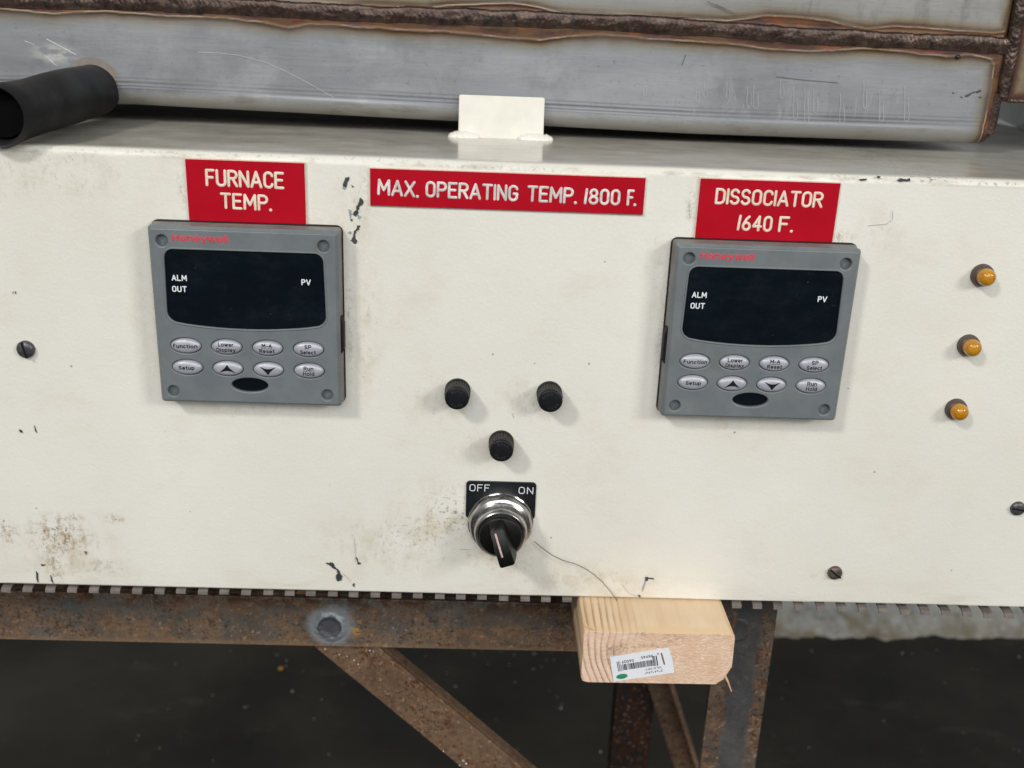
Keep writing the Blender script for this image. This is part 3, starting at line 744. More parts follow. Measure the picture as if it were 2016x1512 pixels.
        if tx in ('up', 'down'):
            sgn = 1 if tx == 'up' else -1
            P = [(0, .0025), (.0013, .0007), (.0043, -.0020), (.0017, -.0010), (0, -.0008), (-.0017, -.0010), (-.0043, -.0020), (-.0013, .0007)]
            bm_ = plate2d([[(x + u, z + sgn * v) for u, v in P]], 0, -.00012)
            obj('arrow', drape(bm_), M_ink, bt)
        else:
            b2 = bmesh.new()
            if len(tx) == 1:
                merge(b2, stext(tx[0], x, z - .0009, .0022, 0, {'Function': .0126, 'Setup': .0082}[tx[0]], .19, gap=.27))
            else:
                wds = {'Lower': .0082, 'Display': .0100, 'M-A': .0054, 'Reset': .0080, 'SP': .0036, 'Select': .0082, 'Run': .0052, 'Hold': .0060}
                merge(b2, stext(tx[0], x, z + .00060, .0022, 0, wds[tx[0]], .18, gap=.27)); merge(b2, stext(tx[1], x, z - .0023, .0022, 0, wds[tx[1]], .18, gap=.27))
                if tx[0] in ('M-A', 'Run'): merge(b2, plate2d([[(x - .0030, z + .00005), (x + .0030, z + .00005), (x + .0030, z + .00022), (x - .0030, z + .00022)]], 0, -.00004))
            obj('button_lettering', drape(b2), M_ink, bt)
    b = plate2d([ell(-.0003, -.0363, .0095, .0038)], -.0095, -.0108, .0002)
    obj('infrared_port', b, M_screen, t)
    for x, z in dots:
        b = bmesh.new(); lathe(b, [(-.0094, .0031), (-.00945, .0031), (-.0098, .0012), (-.0098, .0001)], x, z, 20, cap=False); obj('screw_recess', b, M_ctrl2, t)
    # release latch on the side
    b = bmesh.new()
    prism(b, [(.0470, .004), (.0486, .002), (.0498, -.002), (.0498, -.016), (.0486, -.018), (.0470, -.018)], -.0095, -.0030)
    bmesh.ops.bevel(b, geom=b.edges[:], offset=.0003, segments=1, affect='EDGES')
    obj('latch', b, M_gasket, t)
    return t
c1 = controller()
c2 = copy_tree(c1); c2.location = (.2697, 0, -.0002)
c2['label'] = 'grey square temperature controller under the DISSOCIATOR 1640 F. plate'
for ch in c2.children:
    if ch.name.startswith('latch'): ch.scale = (-1, 1, 1)

# ================================================================== FUSE HOLDERS
def fuse():
    t = thing('fuse_holder', (0, 0, 0), '', 'fuse holder', 'black fuse holders on the cream panel')
    b = bmesh.new(); lathe(b, [(0, .0071), (-.0022, .0071), (-.0028, .0067), (-.0034, .0060)], 0, 0, 48); obj('collar', b, M_blackpl, t, smooth=True)
    b = bmesh.new(); n = 84
    pr = [(-.0032, .0062, .0), (-.0036, .0067, .00038), (-.0080, .0067, .00038), (-.0085, .0064, 0)]
    rings = [[b.verts.new(((r + (amp if k % 3 == 0 else -amp if k % 3 == 1 else 0)) * math.cos(2 * PI * k / n), y, (r + (amp if k % 3 == 0 else -amp if k % 3 == 1 else 0)) * math.sin(2 * PI * k / n))) for k in range(n)] for y, r, amp in pr]
    for p, q in zip(rings, rings[1:]):
        for k in range(n): b.faces.new((p[k], p[(k + 1) % n], q[(k + 1) % n], q[k]))
    b.faces.new(rings[-1]); b.faces.new(rings[0])
    obj('knurled_ring', b, M_knurl, t)
    b = bmesh.new(); lathe(b, [(-.0084, .0064), (-.0090, .0066), (-.0122, .0066), (-.0130, .0062), (-.0132, .0056), (-.0131, .0001)], 0, 0, 48, cap=False)
    cap = obj('cap', b, M_blackpl, t, smooth=True, sharp=50)
    b = bmesh.new()
    for word, top in (('BUSS', True), ('FUSE', False)):
        for i, chh in enumerate(word):
            a = math.radians((i - 1.5) * 24)
            if top: x, z, r = .0036 * math.sin(a), .0036 * math.cos(a), -a
            else: x, z, r = .0048 * math.sin(a), -.0048 * math.cos(a), a
            merge(b, textbm(chh, x, z, .0013, -.01314, None, rot=r, depth=.0001))
    obj('embossing', b, M_emboss, cap)
    return t
f1 = fuse()
for k, (x, z, lab) in enumerate(((.1104, -.0403, 'black knurled fuse holder cap on the left of the upper pair'), (.1609, -.0403, 'black knurled fuse holder cap on the right of the upper pair'),
                                 (.1354, -.0703, 'lowest black knurled fuse holder cap, directly above the OFF ON plate'))):
    o = f1 if k == 0 else copy_tree(f1)
    o.location = (x, 0, z); o['label'] = lab; o.rotation_euler = (0, (0, -.5, .2)[k], 0)

# ================================================================== INDICATOR LAMPS
def indicator():
    t = thing('indicator_lamp', (0, 0, 0), '', 'indicator lamp', 'amber indicator lamps at the right of the panel')
    b = bmesh.new(); lathe(b, [(0, .0061), (-.0010, .0061), (-.0026, .0058), (-.0036, .0053), (-.0040, .0047), (-.0037, .0046)], 0, 0, 40); obj('ring', b, M_brown, t, smooth=True, sharp=60)
    b = bmesh.new(); lathe(b, [(-.0034, .0046), (-.0056, .0047), (-.0074, .0044), (-.0088, .0035), (-.0096, .0021), (-.0098, .0001)], 0, 0, 40, cap=False); obj('lens', b, M_amber, t, smooth=True, sharp=60)
    b = bmesh.new(); lathe(b, [(-.0034, .0026), (-.0062, .0024), (-.0076, .0012)], 0, 0, 20); obj('bulb', b, plain('pale_bulb_glass', (.7, .5, .2), .3), t, smooth=True)
    return t
l1 = indicator()
for k, (z, lab) in enumerate(((.0340, 'topmost of the three amber indicator lamps'), (-.0052, 'middle one of the three amber indicator lamps'), (-.0425, 'lowest of the three amber indicator lamps'))):
    o = l1 if k == 0 else copy_tree(l1)
    o.location = (.3885, 0, z); o['label'] = lab

# ================================================================== SELECTOR SWITCH
KX, KZ = .1366, -.1195
sw = thing('selector_switch', (KX, 0, KZ), 'black lever selector switch in a chrome ring under an OFF ON plate', 'switch')
b = plate2d([rrect(.1164, .1563, -.1178, -.0945, .0022)], -.00002, -.0012, .0002); pl = obj('legend_plate', b, M_legend, sw)
a1 = at(924, 966, -.0012); a2 = at(965, 968, -.0012); a3 = at(1020, 971, -.0012); a4 = at(1050, 972, -.0012)
b = bmesh.new(); b.free(); obj('plate_lettering', stext('OFF', a1.x, a1.z - .0003, .0044, -.00122, .0116, .10, 'LEFT', gap=.22), M_white, pl, smooth=True); obj('plate_lettering', stext('ON', a3.x + .0002, a3.z - .0004, .0044, -.00122, .0084, .10, 'LEFT', gap=.24), M_white, pl, smooth=True)
# octagonal chrome nut
b = bmesh.new(); n = 64; N8 = 8
def oct_r(a, r):  # flats
    s = 2 * PI / N8; aa = (a + .2) % s - s / 2
    return r * math.cos(s / 2) / math.cos(aa)
rings = []
for y, r, f in ((-.0012, .0188, 0), (-.0030, .0188, 0), (-.0034, .0186, 1), (-.0062, .0184, 1), (-.0080, .0172, .5), (-.0088, .0158, 0), (-.0088, .0138, 0)):
    ring = []
    for k in range(n):
        a = 2 * PI * k / n; rr = r * (1 - f) + min(r, oct_r(a, r * 1.05)) * f
        ring.append(b.verts.new((KX + rr * math.cos(a), y, KZ + rr * math.sin(a))))
    rings.append(ring)
for p, q in zip(rings, rings[1:]):
    for k in range(n): b.faces.new((p[k], p[(k + 1) % n], q[(k + 1) % n], q[k]))
obj('ring_nut', b, M_chrome, sw, smooth=True, sharp=22)
b = bmesh.new(); lathe(b, [(-.0060, .0146), (-.0105, .0146), (-.0112, .0150), (-.0150, .0150), (-.0168, .0146), (-.0176, .0136), (-.0174, .0126), (-.0160, .0124)], KX, KZ, 64, cap=False)
obj('chrome_bezel', b, M_chrome, sw, smooth=True, sharp=50)
b = bmesh.new(); lathe(b, [(-.0150, .0124), (-.0185, .0123), (-.0200, .0119), (-.0206, .0112), (-.0206, .0001)], KX, KZ, 64, cap=False)
kn = obj('knob_disc', b, M_blackgloss, sw, smooth=True, sharp=50)
RT = Matrix.Translation((KX, 0, KZ)) @ Matrix.Rotation(math.radians(-19), 4, 'Y')
b = bmesh.new()
# lever: narrow bar across the disc, taller towards its tip
v = []
for z, w0, w1, y0, y1 in ((.0108, .0048, .0036, -.0200, -.0218), (.006, .0054, .0038, -.0200, -.0270), (-.004, .0058, .0040, -.0200, -.0302), (-.0122, .0058, .0042, -.0200, -.0316), (-.0134, .0054, .0038, -.0205, -.0306)):
    v.append([b.verts.new(p) for p in ((-w0, y0, z), (w0, y0, z), (w1, y1, z), (-w1, y1, z))])
for p, q in zip(v, v[1:]):
    for k in range(4): b.faces.new((p[k], p[(k + 1) % 4], q[(k + 1) % 4], q[k]))
b.faces.new(v[0]); b.faces.new(v[-1])
bmesh.ops.recalc_face_normals(b, faces=b.faces)
bmesh.ops.bevel(b, geom=b.edges[:], offset=.0005, segments=2, affect='EDGES')
bmesh.ops.transform(b, matrix=RT, verts=b.verts)
lv = obj('lever', b, M_blackgloss, sw, smooth=True, sharp=50)
b = bmesh.new(); tube(b, [RT @ Vector((-.0012, -.0271, .0060)), RT @ Vector((-.0012, -.0287, .001)), RT @ Vector((-.0012, -.0303, -.004)), RT @ Vector((-.0012, -.0306, -.0066))], .00055, n=8, flat=.4)
obj('pointer_line', b, M_pinkline, lv, smooth=True)

# thin wire hanging from behind the knob
wp = [(1052, 1066), (1060, 1073), (1085, 1092), (1108, 1103), (1132, 1110), (1150, 1118), (1168, 1130), (1185, 1145), (1200, 1162), (1212, 1178), (1218, 1190)]
b = bmesh.new(); tube(b, [at(x, y, -.0012 - .0035 * math.sin(PI * i / 10)) for i, (x, y) in enumerate(wp)], .00022, n=6)
tag(obj('loose_wire', b, M_wire, smooth=True), 'hair-thin loose wire curling down the panel right of the switch', 'wire')

# ================================================================== STEEL STAND
st = thing('steel_stand', (.12, .3, FZ), 'rusty angle iron stand with a diagonal brace under the control box', 'stand')
def bars(name, parts, m, bev=.0006):
    b = bmesh.new()
    for (x0, x1, y0, y1, z0, z1, M) in parts: bx(b, x0, x1, y0, y1, z0, z1, bev=bev, M=M)
    return obj(name, b, m, st)
bars('rail', [(-.8, .300, .050, .0545, -.2415, -.2050, None), (-.8, .300, .0546, .088, -.2093, -.2050, None)], M_rail)
bars('leg', [(.2825, .3210, .0455, .0498, FZ, -.1950, None), (.3168, .3210, .0499, .0840, FZ, -.1950, None)], M_leg)
th = math.radians(44)
Mb = Matrix.Translation((.0345, .0600, -.2400)) @ Matrix.Rotation(th, 4, 'Y')
bars('diagonal_brace', [(-.045, .80, -.0050, -.0010, -.0160, .0140, Mb), (-.045, .80, -.0009, .0090, .0100, .0140, Mb)], M_brace)
bars('rear_leg', [(.268, .272, .330, .352, FZ, -.20, None), (.2721, .311, .348, .352, FZ, -.20, None)], M_dark)
Mr = Matrix.Translation((.305, .345, -.45)) @ Matrix.Rotation(math.radians(70), 4, 'Y')
bars('rear_brace', [(-.1, .5, -.004, 0, -.014, .012, Mr), (-.1, .5, -.030, -.0041, .008, .012, Mr)], M_brace)
bars('rear_rail', [(-.8, .30, .353, .357, -.2415, -.205, None)], M_dark)
# weld plug and bolt head
def plug_mat():
    g = G('heat_blued_plug'); 
    v = g.vmath('SUBTRACT', g.pos, (.029, .05, -.2262)); v = g.vmath('MULTIPLY', v, (1, 0, 1)); r = g.math('ADD', g.vmath('LENGTH', v), g.math('MULTIPLY', g.math('SUBTRACT', g.noise(130, 5, .7), .5), .012))
    c = g.ramp(g.rng(r, 0, .016), [(.0, '4d4d52'), (.40, '56565c'), (.48, '3f3f45'), (.56, '8b9195'), (.8, '7a8084'), (1, '6f7274')])
    g.set(col=c, rough=.5, metal=.3); g.bump(g.noise(300, 5), .6, .001); return g.m
b = bmesh.new()
n = 56
def blobdisc(b, cx, cz, y, prof, amp, sd):
    rings = []
    for r, h in prof:
        rings.append([b.verts.new((cx + (r * (1 + amp * noise.noise(Vector((3 * math.cos(2 * PI * k / n), 3 * math.sin(2 * PI * k / n), sd))))) * math.cos(2 * PI * k / n), y - h,
                                   cz + (r * (1 + amp * noise.noise(Vector((3 * math.cos(2 * PI * k / n), 3 * math.sin(2 * PI * k / n), sd))))) * math.sin(2 * PI * k / n))) for k in range(n)])
    for p, q in zip(rings, rings[1:]):
        for k in range(n): b.faces.new((p[k], p[(k + 1) % n], q[(k + 1) % n], q[k]))
    b.faces.new(rings[-1])
blobdisc(b, .029, -.2262, .05, [(.0118, -.0003), (.0108, .0003), (.0092, .0008), (.0084, .0014), (.0074, .0015), (.0066, .0007), (.0040, .0006), (.001, .0008)], .12, 1.2)
obj('weld_plug', b, plug_mat(), st, smooth=True, sharp=60)
b = bmesh.new(); blobdisc(b, .2955, -.2185, .0455, [(.0092, -.0002), (.0088, .0010), (.0072, .0015), (.0062, .0009), (.001, .0008)], .06, 3.2)
obj('bolt_ring', b, M_leg, st, smooth=True, sharp=60)
# bright weld spatter on the brace
b = bmesh.new()
for px, py, r in ((912, 1498, 2.4), (918, 1504, 1.6), (905, 1507, 1.2), (640, 1278, 1.2), (728, 1281, 1.4), (735, 1283, 1), (697, 1300, 1.2), (705, 1308, 1), (873, 1479, 1), (810, 1423, .8), (668, 1289, 1), (683, 1292, .8), (985, 1490, .8)):
    p = at(px, py, .0548); m_ = bmesh.ops.create_icosphere(b, subdivisions=2, radius=r * .00042)
    for v_ in m_['verts']: v_.co = Vector((p.x + v_.co.x * random.uniform(.7, 1.4), .0548 + v_.co.y * .5, p.z + v_.co.z * random.uniform(.7, 1.4)))
tag(obj('weld_spatter', b, plain('bright_spatter', (.75, .74, .72), .3, metal=.5), st, smooth=True), kind='stuff')

# ================================================================== LUMBER
def wood():
    g = G('pine_lumber')
    x, y, z = g.xyz()
    warp = g.math('MULTIPLY', g.math('SUBTRACT', g.noise(22, 3, .5, stretch=(1, .25, 1)), .5), .010)
    dx = g.math('SUBTRACT', x, .2420); dz = g.math('MULTIPLY', g.math('SUBTRACT', z, -.1790), .95)
    r = g.math('ADD', g.math('SQRT', g.math('ADD', g.math('MULTIPLY', dx, dx), g.math('MULTIPLY', dz, dz))), warp)
    ph = g.math('FRACT', g.math('MULTIPLY', g.math('POWER', r, .8), 175))
    ring = g.math('MULTIPLY', g.rng(ph, .50, .92, 0, 1, True), g.rng(ph, 1.0, .93, 0, 1, True))
    fade = g.math('MULTIPLY', g.rng(r, .022, .044, .0, 1), g.rng(g.noise(50, 4, .6), .3, .6, .35, 1))
    front = g.rng(y, -.0345, -.0349)
    c_end = g.mix(g.rng(g.noise(90, 5, .7), .3, .7), (.74, .50, .36, 1), (.88, .67, .52, 1))
    c_side = g.mix(g.rng(g.noise(60, 5, .6, stretch=(1, .12, 1)), .3, .7), (.68, .49, .31, 1), (.81, .64, .46, 1))
    c = g.mix(front, c_side, c_end)
    c = g.mix(g.math('MULTIPLY', g.rng(y, -.026, -.031), g.math('SUBTRACT', 1, front)), c, (.72, .53, .33, 1))
    dark = g.mix(front, (.40, .19, .06, 1), (.27, .13, .065, 1))
    c = g.mix(g.math('MULTIPLY', g.math('MULTIPLY', ring, fade), .75), c, dark)
    # dark grimy ink-stained smudges on the end grain, below the top edge
    def at2(px, py): p = at(px, py, -.035); return p.x, p.z
    L = []
    for px, py, rx, rz, k in ((1265, 1245, .010, .004, 1), (1325, 1256, .009, .0045, .9), (1410, 1249, .012, .002, .7), (1230, 1276, .016, .0045, .85), (1205, 1280, .008, .006, .8), (1275, 1271, .010, .003, .8), (1195, 1296, .005, .003, .7), (1300, 1275, .006, .003, .8), (1325, 1294, .003, .003, 1)):
        u, v_ = at2(px, py); L.append((u, v_, rx, rz, k))
    m_ = g.math('MULTIPLY', g.math('MULTIPLY', g.blobs(L), g.rng(g.noise(420, 5, .65), .42, .58, 0, 1, True)), front)
    c = g.mix(g.math('MULTIPLY', m_, .8), c, (.10, .085, .075, 1))
    # pale fibres torn around the pith
    f = g.math('MULTIPLY', g.math('MULTIPLY', g.rng(g.noise(330, 5, .7, stretch=(.8, 1, 2.0), dist=1.0), .50, .62, 0, 1, True), g.rng(r, .046, .014)), front)
    c = g.mix(g.math('MULTIPLY', g.math('MULTIPLY', front, g.rng(r, .046, .018)), .45), c, (.62, .40, .25, 1))
    c = g.mix(g.math('MULTIPLY', f, .85), c, (.90, .72, .54, 1))
    g.set(col=c, rough=.72, spec=.25)
    g.bump(g.math('ADD', g.math('MULTIPLY', g.noise(420, 4, .6, stretch=(1, .05, 2)), .9), g.math('MULTIPLY', g.math('MULTIPLY', ring, fade), -.5)), .6, .0010)
    return g.m
lum = thing('lumber_block', (.228, .15, -.2038), 'pine board end with growth rings wedged between the box and the rusty rail', 'lumber')
b = bmesh.new()
lx0, lx1, lz0, lz1 = .1850, .2712, -.2038, -.1697
sec = [(lx0 + .0018, lz1), (lx1 - .0022, lz1 - .0002), (lx1 - .0005, lz1 - .0010), (lx1, lz1 - .0028), (lx1 + .0004, lz0 + .0125), (lx1 - .0035, lz0 + .0040), (lx1 - .0078, lz0 + .0003), (lx0 + .0042, lz0), (lx0 + .0012, lz0 + .0008), (lx0 + .0002, lz0 + .0034), (lx0, lz1 - .0018), (lx0 + .0005, lz1 - .0005)]
ysl = [-.035, -.0344, -.02, 0, .03, .08, .15, .25, .36]
vs_ = [[b.verts.new((.228 + (x - .228) * (0.994 if j == 0 else 1), y, -.1868 + (z + .1868) * (0.985 if j == 0 else 1))) for x, z in sec] for j, y in enumerate(ysl)]
for p, q in zip(vs_, vs_[1:]):
    for k in range(len(sec)): b.faces.new((p[k], p[(k + 1) % len(sec)], q[(k + 1) % len(sec)], q[k]))
b.faces.new(vs_[0]); b.faces.new(vs_[-1])
obj('board', b, wood(), lum, smooth=True, sharp=25)
M_spl = plain('pale_splinter', (.62, .40, .22), .7)
b = bmesh.new(); tube(b, [at(1425, 1325, -.034), at(1433, 1342, -.036), at(1440, 1361, -.037)], [.0007, .0006, .0003], n=6); obj('splinter', b, M_spl, lum)
b = bmesh.new(); tube(b, [at(1152, 1232, -.0358), at(1162, 1238, -.0362)], [.0006, .0004], n=6); obj('splinter', b, M_spl, lum)
# printed tag stapled to it
tg = thing('price_tag', tuple(at(1264, 1310, -.0355)), 'white barcode tag with a green oval stuck upside down on the board end', 'tag')
A, B_, C_, D_ = [at(x, y, -.0354) for x, y in ((1200, 1293.5), (1320, 1274.5), (1328, 1324), (1208.5, 1342))]
def uv(u, v, y=-.0354):   # u along, v down, in tag space
    p = A.lerp(B_, u).lerp(D_.lerp(C_, u), v); return (p.x, p.z)
b = plate2d([[uv(0, 0), uv(.97, .0), uv(.975, .2), uv(.985, .22), uv(.98, .3), uv(1, .33), uv(1, 1), uv(.5, 1.0), uv(0, 1), uv(.0, .3), uv(.01, .24)]], -.0352, -.03555)
paper = obj('paper', b, plain('white_tag_paper', (.80, .82, .86), .6, var=.03), tg)
b = bmesh.new(); YT = -.0356
rs = random.Random(5)
u = .10; i = 0
bars_ = []
while u < .745:
    wv = rs.choice((.006, .006, .011, .017)); 
    edge = (u < .16 or u > .68)
    v0, v1 = ((.24, .62) if edge else (.36, .60))
    if edge: v0 = .22
    bars_.append((u, u + wv, v0, v1)); u += wv + rs.choice((.006, .008, .013))
for u0, u1, v0, v1 in bars_:
    P = [uv(u0, v0), uv(u1, v0), uv(u1, v1), uv(u0, v1)]
    merge(b, plate2d([P], YT + .00002, YT - .00004))
obj('barcode', b, M_ink, tg)
def tagtext(s, uc, vc, h, wid):
    p = uv(uc, vc); ang = math.atan2((B_ - A).z, (B_ - A).x) + PI
    return stext(s, p[0], p[1], h, YT, wid, .16, gap=.24, rot=ang)
Wt = (B_ - A).length
b = bmesh.new()
for s, uc, vc, h, wd in (('98945', .60, .155, .0019, .20), ('06009', .28, .215, .0019, .20), ('0', .785, .125, .0014, .03), ('KILN DRY', .67, .665, .0013, .26), ('2"x4"x96"', .665, .80, .0014, .30)):
    merge(b, tagtext(s, uc, vc, h, wd * Wt))
obj('tag_lettering', b, M_ink, tg)
gc = uv(.145, .83); ang = math.atan2((B_ - A).z, (B_ - A).x)
b = plate2d([ell(gc[0], gc[1], .0033, .0017, 24, ang)], YT + .00002, YT - .00005); em = obj('green_emblem', b, plain('green_print', (.03, .26, .13), .5), tg)
b = bmesh.new()
P = uv(.86, .60); Q = uv(.84, .17)
b = bmesh.new(); tube(b, [(Q[0], YT, Q[1]), (P[0], YT, P[1])], .00045, n=8, flat=.8); obj('staple', b, plain('rusty_staple', (.30, .17, .10), .5, metal=.5, var=.5, sc_=400), tg, smooth=True)

# ================================================================== STEEL TANK
def interp(tab, x):
    if x <= tab[0][0]: return tab[0][1]
    for (a, ya), (c, yc) in zip(tab, tab[1:]):
        if x <= c: return ya + (yc - ya) * (x - a) / (c - a)
    return tab[-1][1]
def wtab(pts, Y=.12):
    out = []
    for px, py in pts: p = at(px, py, Y); out.append((p.x, p.z))
    return sorted(out)
LOW = wtab([(-300, 12), (0, 17), (104, 28), (208, 23), (347, 33), (451, 36), (520, 45), (566, 56), (608, 49), (660, 50), (740, 55), (799, 61), (870, 62), (938, 69), (1000, 76), (1066, 80), (1110, 73), (1181, 69), (1270, 76), (1360, 82), (1438, 87), (1510, 96), (1576, 101), (1640, 99), (1698, 95), (1770, 102), (1837, 108), (1870, 112), (1906, 109), (1940, 114), (1975, 124)])
UP = wtab([(-300, -28), (0, -22), (400, -6), (520, 4), (600, 10), (660, 13), (729, 9), (834, 16), (900, 10), (1007, 6), (1060, 14), (1111, 27), (1250, 35), (1360, 38), (1438, 40), (1507, 31), (1560, 34), (1628, 40), (1708, 57), (1767, 52), (1872, 59), (1958, 66), (1990, 62)])
MID = wtab([(-300, -12), (0, 0), (347, 8), (520, 17), (700, 27), (1007, 37), (1181, 44), (1360, 54), (1594, 72), (1767, 80), (1906, 86), (1985, 92)])
XV = [(.085, .4316), (.103, .4316), (.124, .4319), (.137, .4308), (.1405, .429), (.17, .432)]     # z -> x of the bright line beside the vertical weld (lower plate)
XU = [(.15, .4352), (.16, .4352), (.19, .4360), (.4, .4360)]
XE = .4395
TX0, TY, TZT = -.50, .120, .42
TB = wtab([(-300, 200), (260, 208), (700, 231), (1360, 266), (1941, 286), (1990, 289)])
def tank_mat():
    g = G('heat_tinted_steel')
    x, y, z = g.xyz(); d = g.attr('tint'); up = g.attr('upper')
    wob = g.math('ADD', g.math('MULTIPLY', g.math('SUBTRACT', g.noise(160, 5, .65, stretch=(.5, 1, 1)), .5), 1.5), g.math('MULTIPLY', g.math('SUBTRACT', g.noise(38, 3), .5), 2.2))
    dd = g.math('ADD', d, wob)
    base = g.mix(g.rng(g.noise(9, 6, .6, stretch=(.5, 1, 1.6)), .35, .68), (.255, .262, .278, 1), (.365, .374, .395, 1))
    base = g.mix(g.math('MULTIPLY', g.rng(g.noise(45, 6, .7, stretch=(.12, 1, 1.5)), .45, .72, 0, 1, True), .22), base, (.29, .30, .34, 1))
    base = g.mix(g.math('MULTIPLY', g.rng(g.noise(260, 4, .7, stretch=(.08, 1, 1)), .48, .75, 0, 1, True), .16), base, (.40, .41, .425, 1))
    base = g.mix(g.math('MULTIPLY', g.rng(g.noise(380, 5, .7), .60, .72, 0, 1, True), .5), base, (.10, .10, .115, 1))
    base = g.mix(g.math('MULTIPLY', g.rng(g.noise(12, 8, .75), .50, .66, 0, 1, True), .42), base, (.46, .465, .47, 1))
    base = g.mix(g.math('MULTIPLY', g.rng(g.noise(20, 7, .72), .50, .72, 0, 1, True), .5), base, (.19, .195, .205, 1))
    base = g.mix(g.math('MULTIPLY', up, .45), base, (.31, .295, .26, 1))
    # the upper plate is browner with dark vertical smears near its right end
    sm = g.math('MULTIPLY', g.math('MULTIPLY', g.rng(g.noise(90, 5, .7, stretch=(1, 1, .35)), .46, .66, 0, 1, True), g.rng(x, .25, .38, .1, 1)), up)
    base = g.mix(g.math('MULTIPLY', sm, .6), base, (.14, .14, .135, 1))
    # rolling lines just above the bent lower edge
    bz = g.attr('hgt')
    for c_, w_, k_ in ((.0140, .0012, .85), (.0117, .0007, .75), (.0163, .0009, .45), (.0100, .0005, .4)):
        ln = g.math('MULTIPLY', g.rng(g.math('ABSOLUTE', g.math('SUBTRACT', bz, c_)), w_, 0, 0, 1, True), g.rng(g.noise(60, 5, .7, stretch=(.15, 1, 1)), .3, .55, .2, 1))
        base = g.mix(g.math('MULTIPLY', ln, k_), base, (.12, .125, .14, 1))
    base = g.mix(g.math('MULTIPLY', g.rng(bz, .0105, .004, 0, 1, True), .6), base, (.38, .365, .315, 1))
    base = g.mix(g.math('MULTIPLY', g.math('MULTIPLY', g.rng(bz, .011, .008, 0, 1, True), g.rng(g.noise(120, 5, .7, stretch=(.25, 1, 1)), .5, .7, 0, 1, True)), .55), base, (.22, .19, .14, 1))
    # dried drips (pale) on the right half
    dn = g.noise(150, 3, .5, stretch=(1, 1, .14), dist=.35)
    dr = g.math('ADD', g.math('MULTIPLY', g.rng(dn, .56, .60, 0, 1, True), .2), g.rng(g.math('ABSOLUTE', g.math('SUBTRACT', dn, .575)), .012, 0, 0, .8))
    dr = g.math('MULTIPLY', dr, g.math('MULTIPLY', g.rng(x, .20, .28, 0, 1, True), g.rng(x, .40, .36, 0, 1, True)))
    dr = g.math('MULTIPLY', dr, g.math('MULTIPLY', g.rng(bz, .010, .016), g.rng(bz, .038, .026)))
    base = g.mix(g.math('MULTIPLY', dr, .40), base, (.55, .55, .55, 1))
    # rust streak where the hose meets the plate, ground bright beside it
    hb = g.rng(g.vmath('LENGTH', g.vmath('MULTIPLY', g.vmath('SUBTRACT', g.pos, (-.1175, 0, .1035)), (1 / .0185, 0, 1 / .0185))), 1.045, .97, 0, 1, True)
    gr = g.math('MULTIPLY', g.blob(-.138, .1235, .020, .0085), g.rng(g.noise(210, 4, .6, stretch=(.5, 1, 1.2)), .35, .6, 0, 1, True))
    base = g.mix(g.math('MULTIPLY', gr, .8), base, (.74, .72, .68, 1))
    hb = g.math('MULTIPLY', hb, g.math('MULTIPLY', g.rng(z, .104, .116), g.rng(g.noise(150, 5, .7), .35, .6)))
    base = g.mix(g.math('MULTIPLY', hb, .6), base, (.30, .19, .08, 1))
    # heat tint beside the weld
    rp = lambda v: (v + 8) / 24
    tint = g.ramp(g.rng(dd, -8, 16), [(0, '2b1d1a'), (rp(-3.2), '33221e'), (rp(-1.9), '5a3326'), (rp(-1.3), '40282a'), (rp(-.75), '3a2620'), (rp(-.45), '8a7058'), (rp(.2), '96876e'), (rp(.5), '38281a'), (rp(1.2), '3f2a12'), (rp(2.2), '5b4320'), (rp(3.8), '76653f'), (rp(6.5), '7d7a6a')])
    am = g.ramp(g.rng(dd, -8, 16), [(0, 1.0), (rp(.7), 1.0), (rp(2.0), .92), (rp(4.2), .60), (rp(10.5), 0.0)])
    am2 = g.math('MULTIPLY', am, g.rng(g.noise(22, 5), .3, .7, .75, 1.0))
    edge = g.rng(dd, .9, .4, 0, 1)
    am3 = g.math('MAXIMUM', am2, edge)
    tint = g.mix(g.math('MULTIPLY', g.rng(g.noise(55, 6, .7, stretch=(.4, 1, 1)), .42, .56, 0, 1, True), g.rng(dd, 1.2, .2, 0, .9)), tint, '63482f')
    c = g.mix(am3, base, tint)
    # orange and purple flecks inside the tinted zone
    inz = g.rng(dd, -.6, -1.4, 0, 1, True)
    c = g.mix(g.math('MULTIPLY', inz, g.rng(g.noise(120, 5, .7, stretch=(.3, 1, 1)), .55, .7, 0, .75, True)), c, '8a4526')
    c = g.mix(g.math('MULTIPLY', inz, g.rng(g.noise(70, 5, .7, stretch=(.3, 1, 1)), .55, .7, 0, .7, True)), c, '2a2433')
    g.set(col=c, rough=g.rng(g.noise(70, 5, .7, stretch=(.2, 1, 1)), .3, .7, .34, .50), metal=g.rng(dd, .2, 4, .25, .55), spec=.4)
    g.bump(g.math('ADD', g.noise(600, 3, .6, stretch=(.1, 1, 1)), g.math('MULTIPLY', g.rng(g.math('ABSOLUTE', g.math('ADD', dd, .2)), .5, 0), 1.2)), .14, .0004)
    return g.m
M_steel = tank_mat()
tank = thing('steel_tank', (.0, .35, .09), 'welded grey steel tank with a brown heat-tinted seam above the control box', 'tank')
